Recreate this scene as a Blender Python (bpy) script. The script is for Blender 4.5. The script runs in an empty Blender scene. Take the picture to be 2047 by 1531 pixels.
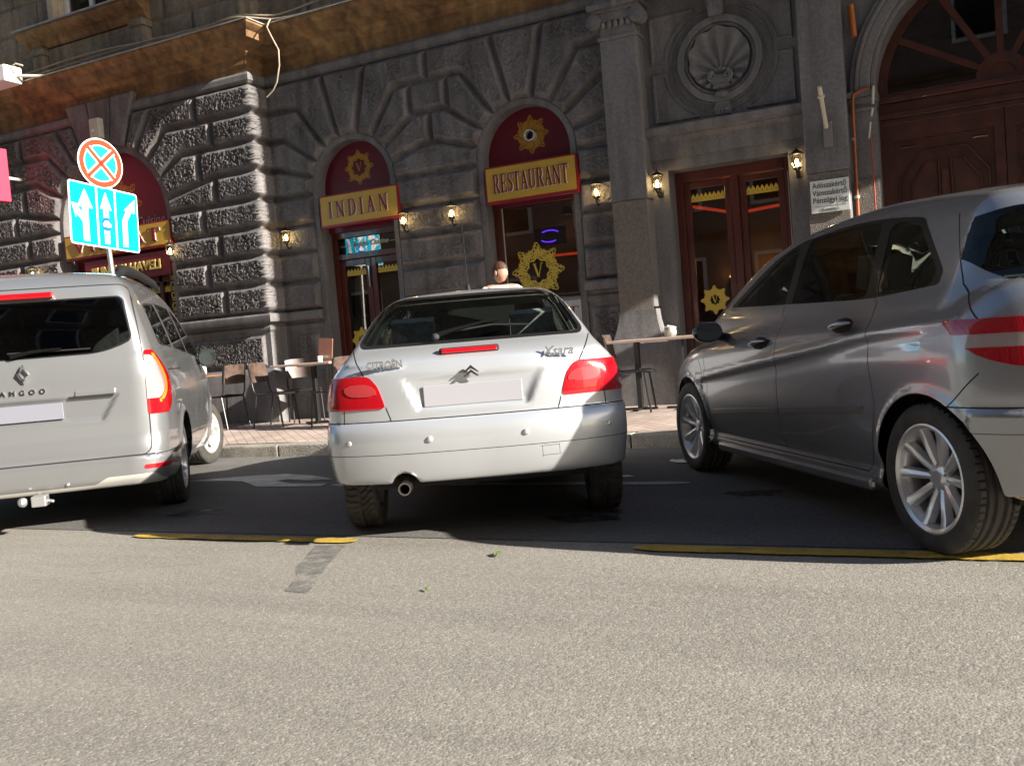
import bpy, bmesh, math, random
import numpy as np
from mathutils import Vector, Matrix, Euler
PI = math.pi; R_ = math.radians
random.seed(7); RNG = np.random.default_rng(11)
S = bpy.context.scene; C = S.collection
# ---------------- camera ----------------
cam = bpy.data.cameras.new("camera"); cam.sensor_width = 36; cam.lens = 1837.1/2047*36
cam.clip_start = .05; cam.clip_end = 800
co = bpy.data.objects.new("camera", cam); C.objects.link(co); S.camera = co
yaw, pit, rol = .44486, -.04665, -.08057
_f = Vector((-math.sin(yaw)*math.cos(pit), math.cos(yaw)*math.cos(pit), math.sin(pit)))
_r = Vector((math.cos(yaw), math.sin(yaw), 0)); _u = _r.cross(_f)
_r2 = _r*math.cos(rol)+_u*math.sin(rol); _u2 = -_r*math.sin(rol)+_u*math.cos(rol)
co.matrix_world = Matrix(((_r2.x, _u2.x, -_f.x, 0), (_r2.y, _u2.y, -_f.y, 0), (_r2.z, _u2.z, -_f.z, 1.05), (0, 0, 0, 1)))
# ---------------- light ----------------
SEL, SAZ = R_(22), R_(5.6)
sdir = Vector((math.cos(SEL)*math.cos(SAZ), -math.cos(SEL)*math.sin(SAZ), math.sin(SEL)))
W = bpy.data.worlds.new("World"); S.world = W; W.use_nodes = True
nt = W.node_tree; bg = nt.nodes['Background']; sk = nt.nodes.new('ShaderNodeTexSky')
sk.sky_type = 'NISHITA'; sk.sun_disc = False; sk.sun_elevation = SEL; sk.sun_rotation = PI/2+SAZ
nt.links.new(sk.outputs[0], bg.inputs[0]); bg.inputs[1].default_value = .052
sl = bpy.data.lights.new("sun", 'SUN'); sl.energy = 5.0; sl.angle = R_(.5); sl.color = (1, .93, .82)
so = bpy.data.objects.new("sun", sl); C.objects.link(so); so.rotation_euler = sdir.to_track_quat('Z', 'Y').to_euler()
so.location = (20, -4, 14)
S.view_settings.view_transform = 'Standard'; S.view_settings.look = 'None'
S.view_settings.exposure = 1.68; S.view_settings.gamma = 1
# ---------------- materials ----------------
MT = {}
def mat(name, col, rough=.6, metal=0, coat=0, var=0, vscale=5, bump=0, bscale=40, emit=None, es=1, spec=.5, col2=None, detail=4, bdist=.01, spk=0, spc=(.85, 1.12), streak=0):
    if name in MT: return MT[name]
    m = bpy.data.materials.new(name); m.use_nodes = True; n = m.node_tree; p = n.nodes['Principled BSDF']
    p.inputs['Base Color'].default_value = (*col, 1); p.inputs['Roughness'].default_value = rough
    p.inputs['Metallic'].default_value = metal; p.inputs['Coat Weight'].default_value = coat; p.inputs['Coat Roughness'].default_value = .03
    p.inputs['Specular IOR Level'].default_value = spec
    tc = n.nodes.new('ShaderNodeTexCoord')
    if var or col2:
        t = n.nodes.new('ShaderNodeTexNoise'); t.inputs['Scale'].default_value = vscale; t.inputs['Detail'].default_value = detail
        n.links.new(tc.outputs['Object'], t.inputs['Vector'])
        r = n.nodes.new('ShaderNodeValToRGB'); r.color_ramp.elements[0].position = .3; r.color_ramp.elements[1].position = .7
        a = col; b = col2 or tuple(min(1, c*(1+var)) for c in col)
        if not col2: a = tuple(c*(1-var) for c in col)
        r.color_ramp.elements[0].color = (*a, 1); r.color_ramp.elements[1].color = (*b, 1)
        n.links.new(t.outputs['Fac'], r.inputs[0]); last = r.outputs[0]
        if spk:
            t2 = n.nodes.new('ShaderNodeTexNoise'); t2.inputs['Scale'].default_value = vscale*spk; t2.inputs['Detail'].default_value = 3
            n.links.new(tc.outputs['Object'], t2.inputs['Vector'])
            mr = n.nodes.new('ShaderNodeMapRange'); mr.inputs[1].default_value = .35; mr.inputs[2].default_value = .65; mr.inputs[3].default_value = spc[0]; mr.inputs[4].default_value = spc[1]
            n.links.new(t2.outputs['Fac'], mr.inputs[0])
            mx = n.nodes.new('ShaderNodeVectorMath'); mx.operation = 'SCALE'
            n.links.new(last, mx.inputs[0]); n.links.new(mr.outputs[0], mx.inputs['Scale']); last = mx.outputs[0]
        if streak:
            mp = n.nodes.new('ShaderNodeMapping'); mp.inputs['Scale'].default_value = (5, 5, .55); n.links.new(tc.outputs['Object'], mp.inputs[0])
            t3 = n.nodes.new('ShaderNodeTexNoise'); t3.inputs['Scale'].default_value = 1.3; t3.inputs['Detail'].default_value = 7; n.links.new(mp.outputs[0], t3.inputs['Vector'])
            mr = n.nodes.new('ShaderNodeMapRange'); mr.inputs[1].default_value = .42; mr.inputs[2].default_value = .68; mr.inputs[3].default_value = 1.08; mr.inputs[4].default_value = 1-streak; n.links.new(t3.outputs['Fac'], mr.inputs[0])
            mx = n.nodes.new('ShaderNodeVectorMath'); mx.operation = 'SCALE'; n.links.new(last, mx.inputs[0]); n.links.new(mr.outputs[0], mx.inputs['Scale']); last = mx.outputs[0]
        n.links.new(last, p.inputs['Base Color'])
    if bump:
        t = n.nodes.new('ShaderNodeTexNoise'); t.inputs['Scale'].default_value = bscale; t.inputs['Detail'].default_value = 5
        n.links.new(tc.outputs['Object'], t.inputs['Vector'])
        b = n.nodes.new('ShaderNodeBump'); b.inputs['Strength'].default_value = bump; b.inputs['Distance'].default_value = bdist
        n.links.new(t.outputs['Fac'], b.inputs['Height']); n.links.new(b.outputs[0], p.inputs['Normal'])
    if emit: p.inputs['Emission Color'].default_value = (*emit, 1); p.inputs['Emission Strength'].default_value = es
    MT[name] = m; return m
def glass(name, tint=(.6, .7, .65), fres=1.45, rough=0.0, refl=(1, 1, 1)):
    if name in MT: return MT[name]
    m = bpy.data.materials.new(name); m.use_nodes = True; n = m.node_tree; n.nodes.remove(n.nodes['Principled BSDF'])
    o = n.nodes['Material Output']; t = n.nodes.new('ShaderNodeBsdfTransparent'); t.inputs[0].default_value = (*tint, 1)
    g = n.nodes.new('ShaderNodeBsdfGlossy'); g.inputs['Roughness'].default_value = rough; g.inputs[0].default_value = (*refl, 1)
    f = n.nodes.new('ShaderNodeFresnel'); f.inputs[0].default_value = fres
    mx = n.nodes.new('ShaderNodeMixShader'); n.links.new(f.outputs[0], mx.inputs[0]); n.links.new(t.outputs[0], mx.inputs[1]); n.links.new(g.outputs[0], mx.inputs[2])
    n.links.new(mx.outputs[0], o.inputs[0]); MT[name] = m; return m
def carpaint(name, col, rough=.32, metal=.75, dust=.0):
    m = mat(name, col, rough, metal, coat=1.0)
    n = m.node_tree; p = n.nodes['Principled BSDF']
    t = n.nodes.new('ShaderNodeTexVoronoi'); t.inputs['Scale'].default_value = 900
    tc = n.nodes.new('ShaderNodeTexCoord'); n.links.new(tc.outputs['Object'], t.inputs['Vector'])
    b = n.nodes.new('ShaderNodeBump'); b.inputs['Strength'].default_value = .06; b.inputs['Distance'].default_value = .001
    n.links.new(t.outputs['Distance'], b.inputs['Height']); n.links.new(b.outputs[0], p.inputs['Normal'])
    d = n.nodes.new('ShaderNodeTexNoise'); d.inputs['Scale'].default_value = 3; d.inputs['Detail'].default_value = 8
    n.links.new(tc.outputs['Object'], d.inputs['Vector'])
    r = n.nodes.new('ShaderNodeMapRange'); r.inputs[1].default_value = .4; r.inputs[2].default_value = .75; r.inputs[3].default_value = .03; r.inputs[4].default_value = .16
    n.links.new(d.outputs['Fac'], r.inputs[0]); n.links.new(r.outputs[0], p.inputs['Coat Roughness'])
    # road dirt thrown up low on the body
    sp = n.nodes.new('ShaderNodeSeparateXYZ'); n.links.new(tc.outputs['Object'], sp.inputs[0])
    mr = n.nodes.new('ShaderNodeMapRange'); mr.inputs[1].default_value = .62; mr.inputs[2].default_value = .2; mr.inputs[3].default_value = 0; mr.inputs[4].default_value = .75
    n.links.new(sp.outputs[2], mr.inputs[0])
    ml = n.nodes.new('ShaderNodeMath'); ml.operation = 'MULTIPLY'; n.links.new(mr.outputs[0], ml.inputs[0]); n.links.new(d.outputs['Fac'], ml.inputs[1])
    mx = n.nodes.new('ShaderNodeMix'); mx.data_type = 'RGBA'; mx.inputs[6].default_value = (*col, 1); mx.inputs[7].default_value = (.16, .145, .125, 1)
    n.links.new(ml.outputs[0], mx.inputs[0]); n.links.new(mx.outputs[2], p.inputs['Base Color'])
    return m
def worn(m, sc=7, lo=.36, hi=.5, det=9):
    n = m.node_tree; p = n.nodes['Principled BSDF']; tc = n.nodes.new('ShaderNodeTexCoord'); t = n.nodes.new('ShaderNodeTexNoise'); t.inputs['Scale'].default_value = sc; t.inputs['Detail'].default_value = det; t.inputs['Roughness'].default_value = .72
    n.links.new(tc.outputs['Object'], t.inputs['Vector']); r = n.nodes.new('ShaderNodeMapRange'); r.inputs[1].default_value = lo; r.inputs[2].default_value = hi; n.links.new(t.outputs['Fac'], r.inputs[0]); n.links.new(r.outputs[0], p.inputs['Alpha']); return m
# ---------------- mesh helper ----------------
ONE = {'lettering', 'script', 'letter_shadow', 'broken_render', 'gold_frieze', 'arabesque', 'wheel_bolt', 'white_arrow', 'badge_lettering', 'wall_block'}
class MB:
    def __init__(s): s.v = []; s.f = []; s.m = []; s.mi = 0
    def add(s, vs, fs, T=None):
        o = len(s.v)
        if T is not None: vs = [T @ Vector(v) for v in vs]
        s.v += [tuple(v) for v in vs]; s.f += [tuple(i+o for i in f) for f in fs]; s.m += [s.mi]*len(fs); return s
    def box(s, a, b, T=None):
        x0, y0, z0 = a; x1, y1, z1 = b
        return s.add([(x0,y0,z0),(x1,y0,z0),(x1,y1,z0),(x0,y1,z0),(x0,y0,z1),(x1,y0,z1),(x1,y1,z1),(x0,y1,z1)],
                     [(0,3,2,1),(4,5,6,7),(0,1,5,4),(1,2,6,5),(2,3,7,6),(3,0,4,7)], T)
    def prism(s, poly, y0, y1, T=None):   # poly in x,z; extruded along y (y0 front)
        n = len(poly); a = sum(poly[i][0]*poly[(i+1) % n][1]-poly[(i+1) % n][0]*poly[i][1] for i in range(n))
        if a < 0: poly = poly[::-1]
        vs = [(p[0], y0, p[1]) for p in poly]+[(p[0], y1, p[1]) for p in poly]
        return s.add(vs, [tuple(range(n)), tuple(range(2*n-1, n-1, -1))]+[(i, i+n, (i+1) % n+n, (i+1) % n) for i in range(n)], T)
    def ring(s, c, r0, r1, y0, y1, a0=0, a1=2*PI, n=32, zs=1):  # arch band around c=(x,z)
        full = abs(a1-a0-2*PI) < 1e-6; N = n if full else n+1; vs = []
        for i in range(N):
            a = a0+(a1-a0)*i/n; ca, sa = math.cos(a), math.sin(a)*zs
            vs += [(c[0]+r0*ca, y0, c[1]+r0*sa), (c[0]+r1*ca, y0, c[1]+r1*sa), (c[0]+r1*ca, y1, c[1]+r1*sa), (c[0]+r0*ca, y1, c[1]+r0*sa)]
        fs = []
        for i in range(n):
            a, b = 4*i, 4*((i+1) % N)
            for k in range(4): fs.append((a+k, a+(k+1) % 4, b+(k+1) % 4, b+k))
        if not full: fs += [(3, 2, 1, 0), tuple(4*n+k for k in range(4))]
        return s.add(vs, fs)
    def tube(s, pts, r, n=8, closed=False, caps=True, T=None):
        P = [Vector(p) for p in pts]; N = len(P); rr = r if isinstance(r, (list, tuple)) else [r]*N; vs = []; up = None
        for i in range(N):
            d = (P[(i+1) % N]-P[i-1]) if closed else (P[min(i+1, N-1)]-P[max(i-1, 0)])
            d = d.normalized() if d.length > 1e-9 else Vector((0, 0, 1))
            if up is None: up = d.orthogonal().normalized()
            up = (up-d*up.dot(d)); up = up.normalized() if up.length > 1e-6 else d.orthogonal().normalized(); q = d.cross(up)
            for k in range(n):
                a = 2*PI*k/n; vs.append(P[i]+(up*math.cos(a)+q*math.sin(a))*rr[i])
        fs = []
        for i in range(N if closed else N-1):
            j = (i+1) % N
            for k in range(n): fs.append((i*n+k, i*n+(k+1) % n, j*n+(k+1) % n, j*n+k))
        if caps and not closed: fs += [tuple(range(n-1, -1, -1)), tuple((N-1)*n+k for k in range(n))]
        return s.add(vs, fs, T)
    def lathe(s, prof, n=24, T=None, a0=0, a1=2*PI):   # prof (r,z) around z
        vs = []; full = abs(a1-a0-2*PI) < 1e-6; N = n if full else n+1
        for i in range(N):
            a = a0+(a1-a0)*i/n
            for r, z in prof: vs.append((r*math.cos(a), r*math.sin(a), z))
        m = len(prof); fs = []
        for i in range(n):
            j = (i+1) % N
            for k in range(m-1): fs.append((i*m+k, j*m+k, j*m+k+1, i*m+k+1))
        return s.add(vs, fs, T)
    def cyl(s, a, b, r, n=16): return s.tube([a, b], r, n)
    def ball(s, c, r, n=12, T=None):
        r = r if isinstance(r, (tuple, list)) else (r, r, r); vs = [(c[0], c[1], c[2]-r[2])]; fs = []; h = n//2+2
        for i in range(1, h):
            t = -PI/2+PI*i/h
            for k in range(n): a = 2*PI*k/n; vs.append((c[0]+r[0]*math.cos(t)*math.cos(a), c[1]+r[1]*math.cos(t)*math.sin(a), c[2]+r[2]*math.sin(t)))
        vs.append((c[0], c[1], c[2]+r[2])); L = len(vs)-1
        for k in range(n): fs.append((0, 1+(k+1) % n, 1+k)); fs.append((L, L-n+k, L-n+(k+1) % n))
        for i in range(h-2):
            for k in range(n): a = 1+i*n; fs.append((a+k, a+(k+1) % n, a+n+(k+1) % n, a+n+k))
        return s.add(vs, fs, T)
    def sweep(s, path, prof, z=0):  # path in xy (outward = right side), prof [(out,z)] ; mitred
        n = len(path); vs = []
        for i in range(n):
            p = Vector(path[i]); ns = []
            if i > 0: d = (p-Vector(path[i-1])).normalized(); ns.append(Vector((d.y, -d.x)))
            if i < n-1: d = (Vector(path[i+1])-p).normalized(); ns.append(Vector((d.y, -d.x)))
            m = ns[0] if len(ns) == 1 else (ns[0]+ns[1])/(1+ns[0].dot(ns[1]))
            for o, zz in prof: q = p+m*o; vs.append((q.x, q.y, z+zz))
        k = len(prof); fs = [(i*k+j, (i+1)*k+j, (i+1)*k+(j+1) % k, i*k+(j+1) % k) for i in range(n-1) for j in range(k)]
        fs += [tuple(range(k)), tuple((n-1)*k+j for j in range(k-1, -1, -1))]
        return s.add(vs, fs)
    def pieces(s):
        n = len(s.v); par = list(range(n))
        def find(a):
            while par[a] != a: par[a] = par[par[a]]; a = par[a]
            return a
        for f in s.f:
            r = find(f[0])
            for i in f[1:]:
                q = find(i)
                if q != r: par[q] = r
        rt = [find(i) for i in range(n)]; ids = sorted(set(rt))
        if len(ids) < 2 or len(ids) > 400: return [s]
        V = np.array(s.v); R0 = np.array(rt); lo = np.array([V[R0 == i].min(0) for i in ids]); hi = np.array([V[R0 == i].max(0) for i in ids]); size = (hi-lo).max(1)
        gap = np.maximum(0, np.maximum(lo[:, None]-hi[None], lo[None]-hi[:, None])); near = np.sqrt((gap**2).sum(2)) <= np.maximum(.02, .5*np.maximum(size[:, None], size[None]))
        k = len(ids); lab = list(range(k)); seen = [-1]*k; c = 0
        for i in range(k):
            if seen[i] >= 0: continue
            st = [i]; seen[i] = c
            while st:
                a = st.pop()
                for b in np.nonzero(near[a])[0]:
                    if seen[b] < 0: seen[b] = c; st.append(int(b))
            c += 1
        if c < 2: return [s]
        pc = {ids[i]: seen[i] for i in range(k)}; out = []
        for q in range(c):
            m = MB(); mp = {}
            for i in range(n):
                if pc[rt[i]] == q: mp[i] = len(m.v); m.v.append(s.v[i])
            for f, mi in zip(s.f, s.m):
                if pc[rt[f[0]]] == q: m.f.append(tuple(mp[i] for i in f)); m.m.append(mi)
            out.append(m)
        return out
    def build(s, name, mats, parent=None, smooth=False, bevel=0, world=True, recalc=False, seg=2):
        if name not in ONE and parent is not None and len(s.v) < 20000:
            ps = s.pieces()
            if len(ps) > 1:
                os_ = [q.build(name, mats, parent, smooth, bevel, world, recalc, seg) for q in ps]; return os_[0]
        me = bpy.data.meshes.new(name); v = s.v
        if parent is not None and world:
            mw = parent.matrix_basis; pp = parent.parent
            while pp: mw = pp.matrix_basis @ mw; pp = pp.parent
            inv = mw.inverted(); v = [tuple(inv @ Vector(p)) for p in v]
        me.from_pydata(v, [], s.f)
        mats = mats if isinstance(mats, (list, tuple)) else [mats]
        for m in mats: me.materials.append(m)
        if any(s.m): me.polygons.foreach_set('material_index', s.m)
        if recalc:
            b = bmesh.new(); b.from_mesh(me); bmesh.ops.recalc_face_normals(b, faces=b.faces); b.to_mesh(me); b.free()
        if smooth:
            me.polygons.foreach_set('use_smooth', [True]*len(me.polygons))
            me.set_sharp_from_angle(angle=R_(40 if smooth is True else smooth))
        me.update(); o = bpy.data.objects.new(name, me); C.objects.link(o)
        if parent is not None: o.parent = parent
        if bevel:
            m = o.modifiers.new('bevel', 'BEVEL'); m.width = bevel; m.segments = seg; m.limit_method = 'ANGLE'; m.angle_limit = R_(40)
            m.harden_normals = False
        return o
def tag(o, label=None, cat=None, group=None, kind=None):
    if label: o['label'] = label
    if cat: o['category'] = cat
    if group: o['group'] = group
    if kind: o['kind'] = kind
    return o
def thing(name, label, cat, loc=(0, 0, 0), rz=0, group=None):
    o = bpy.data.objects.new(name, None); C.objects.link(o); o.empty_display_size = .2
    o.location = loc; o.rotation_euler = (0, 0, rz); o.matrix_basis = Matrix.Translation(loc) @ Matrix.Rotation(rz, 4, 'Z')
    return tag(o, label, cat, group)
def copy_tree(o, parent=None):
    c = o.copy(); C.objects.link(c); c.parent = parent
    for ch in [x for x in o.children]: copy_tree(ch, c)
    return c
def npmesh(name, V, F, mats, parent=None, smooth=True, normals=None, mi=None):
    me = bpy.data.meshes.new(name)
    if isinstance(F, np.ndarray) and F.ndim == 2:
        me.vertices.add(len(V)); me.vertices.foreach_set('co', np.asarray(V, np.float32).ravel())
        k = F.shape[1]; me.loops.add(F.size); me.loops.foreach_set('vertex_index', F.ravel().astype(np.int32))
        me.polygons.add(len(F)); me.polygons.foreach_set('loop_start', (np.arange(len(F))*k).astype(np.int32)); me.polygons.foreach_set('loop_total', np.full(len(F), k, np.int32))
        me.update(calc_edges=True)
    else: me.from_pydata([tuple(map(float, v)) for v in V], [], [tuple(int(i) for i in f) for f in F])
    for m in (mats if isinstance(mats, (list, tuple)) else [mats]): me.materials.append(m)
    if mi is not None: me.polygons.foreach_set('material_index', np.asarray(mi, np.int32))
    if smooth: me.polygons.foreach_set('use_smooth', np.ones(len(me.polygons), bool))
    if normals is not None: me.normals_split_custom_set_from_vertices([tuple(map(float, q)) for q in normals])
    me.update(); o = bpy.data.objects.new(name, me); C.objects.link(o)
    if parent is not None: o.parent = parent
    return o
def text_mb(txt, size, ext, T, align='CENTER', sx=1.0, bold=0, spacing=1.0):
    cu = bpy.data.curves.new('t', 'FONT'); cu.body = txt; cu.size = size; cu.extrude = ext; cu.align_x = align; cu.offset = bold; cu.space_character = spacing; cu.resolution_u = 3
    o = bpy.data.objects.new('t', cu); C.objects.link(o); dg = bpy.context.evaluated_depsgraph_get(); dg.update()
    me = bpy.data.meshes.new_from_object(o.evaluated_get(dg)); vs = [(v.co.x*sx, v.co.y, v.co.z) for v in me.vertices]; fs = [tuple(p.vertices) for p in me.polygons]
    bpy.data.objects.remove(o); bpy.data.curves.remove(cu); bpy.data.meshes.remove(me)
    mb = MB(); mb.add(vs, fs, T); return mb
def noise2(nx, ny, lo, hi):  # band-passed random field, wavelengths lo..hi in cells, unit std
    a = np.fft.fft2(RNG.standard_normal((nx, ny))); fx = np.fft.fftfreq(nx)[:, None]; fy = np.fft.fftfreq(ny)[None, :]; f = np.hypot(fx, fy)+1e-9
    b = np.real(np.fft.ifft2(a*((f > 1/hi) & (f < 1/lo)))); return b/b.std()
def sstep(x): x = np.clip(x, 0, 1); return x*x*(3-2*x)

# ---------------- palette ----------------
m_stone = mat('painted_stone', (.140, .130, .131), .78, var=.24, vscale=2.0, bump=.55, bscale=55, bdist=.008, spk=16, streak=.35)
m_stone_s = mat('smooth_stone', (.146, .139, .141), .72, var=.12, vscale=1.6, bump=.2, bscale=90, bdist=.004, spk=20, streak=.30)
m_rough = mat('roughcast', (.17, .15, .13), .9, var=.2, vscale=30, bump=1.0, bscale=70, bdist=.03)
m_tan = mat('brown_cornice', (.13, .065, .028), .8, vscale=1.6, col2=(.30, .18, .075), bump=.4, bscale=30, detail=8, spk=8, streak=.45)  # brown to tan mottling with darker streaks
m_tanwall = mat('upper_stone', (.20, .165, .125), .85, var=.2, vscale=2, bump=.5, bscale=50, detail=8, spk=9, streak=.4)
m_wood = mat('dark_red_wood', (.075, .014, .009), .35, coat=.25, var=.25, vscale=4, bump=.1, bscale=30)
m_gate = mat('gate_wood', (.060, .016, .010), .4, coat=.15, var=.35, vscale=5, bump=.25, bscale=25)
m_maroon = mat('maroon_panel', (.115, .004, .014), .4, var=.1, vscale=3)
m_gold = mat('gold_panel', (.42, .27, .035), .45, var=.06, vscale=3)
m_goldd = mat('gold_ornament', (.40, .20, .02), .4)
m_golds = mat('gold_sticker', (.52, .38, .05), .5)
m_redl = mat('sign_red', (.22, .006, .015), .4)
m_white = mat('white_paint', (.8, .79, .76), .4)
m_offw = mat('off_white_plastic', (.5, .47, .4), .5, var=.08, vscale=8)
m_black = mat('black_metal', (.012, .012, .013), .38, var=.2, vscale=9)
m_dark = mat('dark_plastic', (.012, .012, .013), .65, spec=.3)
m_chrome = mat('chrome', (.8, .8, .82), .12, metal=1)
m_steel = mat('galvanised_steel', (.5, .5, .5), .4, metal=.8)
# ================= building =================
bld = thing('corner_building', 'dark grey brown stone town building with rusticated arches, carved shell panel and brown cornice', 'building', (-5, 10.6, 0))
YL, YM = 10.25, 10.6; XC = -8.57; XA = -15.2
PATH = [(XA, YL), (XC, YL), (XC, YM), (-3.44, YM)]
L1 = XC-XA; L2 = YM-YL
def sL(x): return x-XA
def sM(x): return L1+L2+(x-XC)
def sheet(path, z0, z1, cell, segs, depth, g0, g1, verm=0, vmask=None, cut=None, rings=(), flat=None, wl=(3.0, 6.5), name='x', mats=None, parent=None, vexp=1):
    cols = [];  tot = 0
    for i in range(len(path)-1):
        a = Vector(path[i]); b = Vector(path[i+1]); L = (b-a).length; n = max(1, round(L/cell)); d = (b-a)/L; nn = Vector((d.y, -d.x))
        for k in range(n+1):
            if k == 0 and i > 0: continue
            p = a+(b-a)*k/n; m = nn
            if k == n and i < len(path)-2:
                d2 = (Vector(path[i+2])-b).normalized(); n2 = Vector((d2.y, -d2.x)); m = (nn+n2)/(1+nn.dot(n2))
            cols.append((p.x, p.y, m.x, m.y, tot+L*k/n))
        tot += L
    cols = np.array(cols); nz = round((z1-z0)/cell)+1; zs = np.linspace(z0, z1, nz)
    Sg, Zg = np.meshgrid(cols[:, 4], zs, indexing='ij')
    D = np.full(Sg.shape, 9.)
    for (a0, b0, a1, b1) in segs:
        ux, uz = a1-a0, b1-b0; LL = ux*ux+uz*uz+1e-12; t = np.clip(((Sg-a0)*ux+(Zg-b0)*uz)/LL, 0, 1)
        D = np.minimum(D, np.hypot(Sg-a0-t*ux, Zg-b0-t*uz))
    for (c, zc, r) in rings:
        q = np.where(Zg > zc, np.hypot(Sg-c, Zg-zc), np.abs(Sg-c))-r
        D = np.minimum(D, np.maximum(q, 0))
    h = depth*np.clip((D-g0)/(g1-g0), 0, 1); h = h+depth*.18*sstep((D-g1-.008)/.006)
    nb = noise2(len(cols), nz, 2, 9)*.0012
    h = h+nb
    if verm:
        w = noise2(len(cols), nz, *wl); w2 = noise2(len(cols), nz, *wl); fld = np.sqrt(w*w+w2*w2)
        v = sstep((fld-.55)/.7)**vexp; mk = sstep((D-g1-.022)/.012)
        va = verm if vmask is None else verm*vmask(Sg)
        lf = noise2(len(cols), nz, 25, 90); va = va*np.clip(.95+.28*lf, .35, 1.4); h = h+va*(v-.75)*mk
    V = np.stack([cols[:, 0][:, None]+cols[:, 2][:, None]*h, cols[:, 1][:, None]+cols[:, 3][:, None]*h, Zg], -1).reshape(-1, 3)
    i, j = np.meshgrid(np.arange(len(cols)-1), np.arange(nz-1), indexing='ij'); a = (i*nz+j).ravel()
    F = np.stack([a, a+nz, a+nz+1, a+1], 1)
    if cut is not None:
        sc = (Sg[:-1, :-1]+Sg[1:, 1:]).ravel()/2; zc = (Zg[:-1, :-1]+Zg[1:, 1:]).ravel()/2
        F = F[~cut(sc, zc)]
    V = V-np.array(parent.location)
    return npmesh(name, V, F, mats, parent, smooth=True)
A3, A1, A2 = (-11.36, 3.28, 1.10), (-7.2, 3.34, .6), (-4.61, 3.34, .6)
segs = []; LV = [3.29, 2.9, 2.51, 2.11]
def H(s0, s1, z): segs.append((s0, z, s1, z))
def arch_j(arch, sf, side, angs, lim):
    cx, cz, R = arch
    for a, z in angs:
        rg = R+.1; t = math.tan(R_(a)); p = (sf(cx+side*rg*math.sin(R_(a))), cz+rg*math.cos(R_(a))); q = (sf(cx+side*t*(z-cz)), z)
        segs.append((*p, *q))
        if z < 4.8: segs.append((*q, lim, z))
AM = [(13, 4.87), (35, 4.49), (55, 4.09), (74, 3.69)]; AL = [(8, 4.87), (21, 4.87), (33, 4.87), (46, 4.49), (62, 4.09), (79, 3.69)]
cor = L1; arch_j(A3, sL, 1, AL, cor); arch_j(A3, sL, -1, AL, 0)
arch_j(A1, sM, -1, AM, cor); arch_j(A1, sM, 1, AM, sM(-5.905)); arch_j(A2, sM, -1, AM, sM(-5.905)); arch_j(A2, sM, 1, AM, sM(-3.44))
for z in LV: H(0, sL(-12.5), z); H(sL(-10.2), sM(-7.86), z); H(sM(-6.54), sM(-5.27), z); H(sM(-3.95), sM(-3.44), z)
H(0, sM(-3.44), 4.885); H(0, sM(-3.44), 1.695)
zz = [4.885, 4.49, 4.09, 3.69, 3.29, 2.9, 2.51, 2.11, 1.70]
for k in range(8):
    xv = -9.52 if k % 2 == 0 else -9.25
    segs.append((sL(xv), zz[k], sL(xv), zz[k+1])); xv = -13.2 if k % 2 == 0 else -13.45
    segs.append((sL(xv), zz[k], sL(xv), zz[k+1]))
    if k > 1: segs.append((sL(-14.5), zz[k], sL(-14.5), zz[k+1]))
for x, k in ((-5.905, 0), (-6.18, 1), (-5.63, 1), (-5.905, 2)): segs.append((sM(x), zz[k], sM(x), zz[k+1]))
def cutf(s, z):
    o = np.zeros(len(s), bool)
    for (cx, cz, R), sf in ((A3, sL), (A1, sM), (A2, sM)):
        c = sf(cx); r = R+.02; o |= np.where(z > cz, np.hypot(s-c, z-cz) < r, np.abs(s-c) < r)
    return o
rings = [(sL(A3[0]), A3[1], A3[2]+.06), (sM(A1[0]), A1[1], A1[2]+.065), (sM(A2[0]), A2[1], A2[2]+.065)]
sheet(PATH, 1.66, 4.90, .0125, segs, .082, .008, .056, verm=.036, vmask=lambda s: np.where(s < L1+.12, 1.0, .42), cut=cutf, rings=rings, name='rusticated_wall', mats=m_stone, parent=bld)
# arch bands, reveals
mb = MB()
for (cx, cz, R), y in ((A3, YL), (A1, YM), (A2, YM)):
    mb.ring((cx, cz), R, R+.075, y-.022, y+.32, 0, PI, 40)
    zb = .15 if R != .6 or cx < -7 else 1.0
    for s in (-1, 1): mb.box((min(cx+s*R, cx+s*(R+.075)), y-.022, zb), (max(cx+s*R, cx+s*(R+.075)), y+.32, cz))
mb.build('arch_surround', m_stone_s, bld, smooth=30)
# keystones that break through the string course over the wide arch
mb = MB(); cx, cz, R = A3
for a0, a1 in ((-21, -8), (-7.6, 7.6), (8, 21)):
    P = []
    for a, zt in ((a0, 5.16), (a1, 5.16)):
        P.append((cx+(R+.1)*math.sin(R_(a)), cz+(R+.1)*math.cos(R_(a)))); P.append((cx+math.tan(R_(a))*(zt-cz), zt))
    mb.prism([P[0], P[1], P[3], P[2]], YL-.105, YL+.05)
mb.build('keystone', m_stone, bld, bevel=.03)
FULL = [(XA, YL), (XC, YL), (XC, YM), (-3.46, YM), (-3.46, 10.34), (-3.02, 10.34), (-3.02, YM), (-1.27, YM), (-1.27, 10.34), (-.83, 10.34), (-.83, YM), (2.13, YM), (2.13, 10.34), (2.57, 10.34), (2.57, YM), (14, YM)]
MID = [(XA, YL), (XC, YL), (XC, YM), (-3.4, YM)]
mb = MB().sweep(MID, [(-.1, 4.885), (.03, 4.885), (.075, 4.92), (.075, 4.99), (.045, 5.03), (-.1, 5.03)]); mb.build('string_course', m_stone_s, bld, smooth=25)
corn = [(-.12, 5.03), (.0, 5.03), (.0, 5.12), (.03, 5.15), (.03, 5.24), (.10, 5.28), (.13, 5.33), (.28, 5.36), (.33, 5.38), (.35, 5.46), (.41, 5.49), (.45, 5.52), (.45, 5.555), (-.12, 5.61)]
UP = [(XA, YL), (XC, YL), (XC, YM), (14, YM)]
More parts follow.
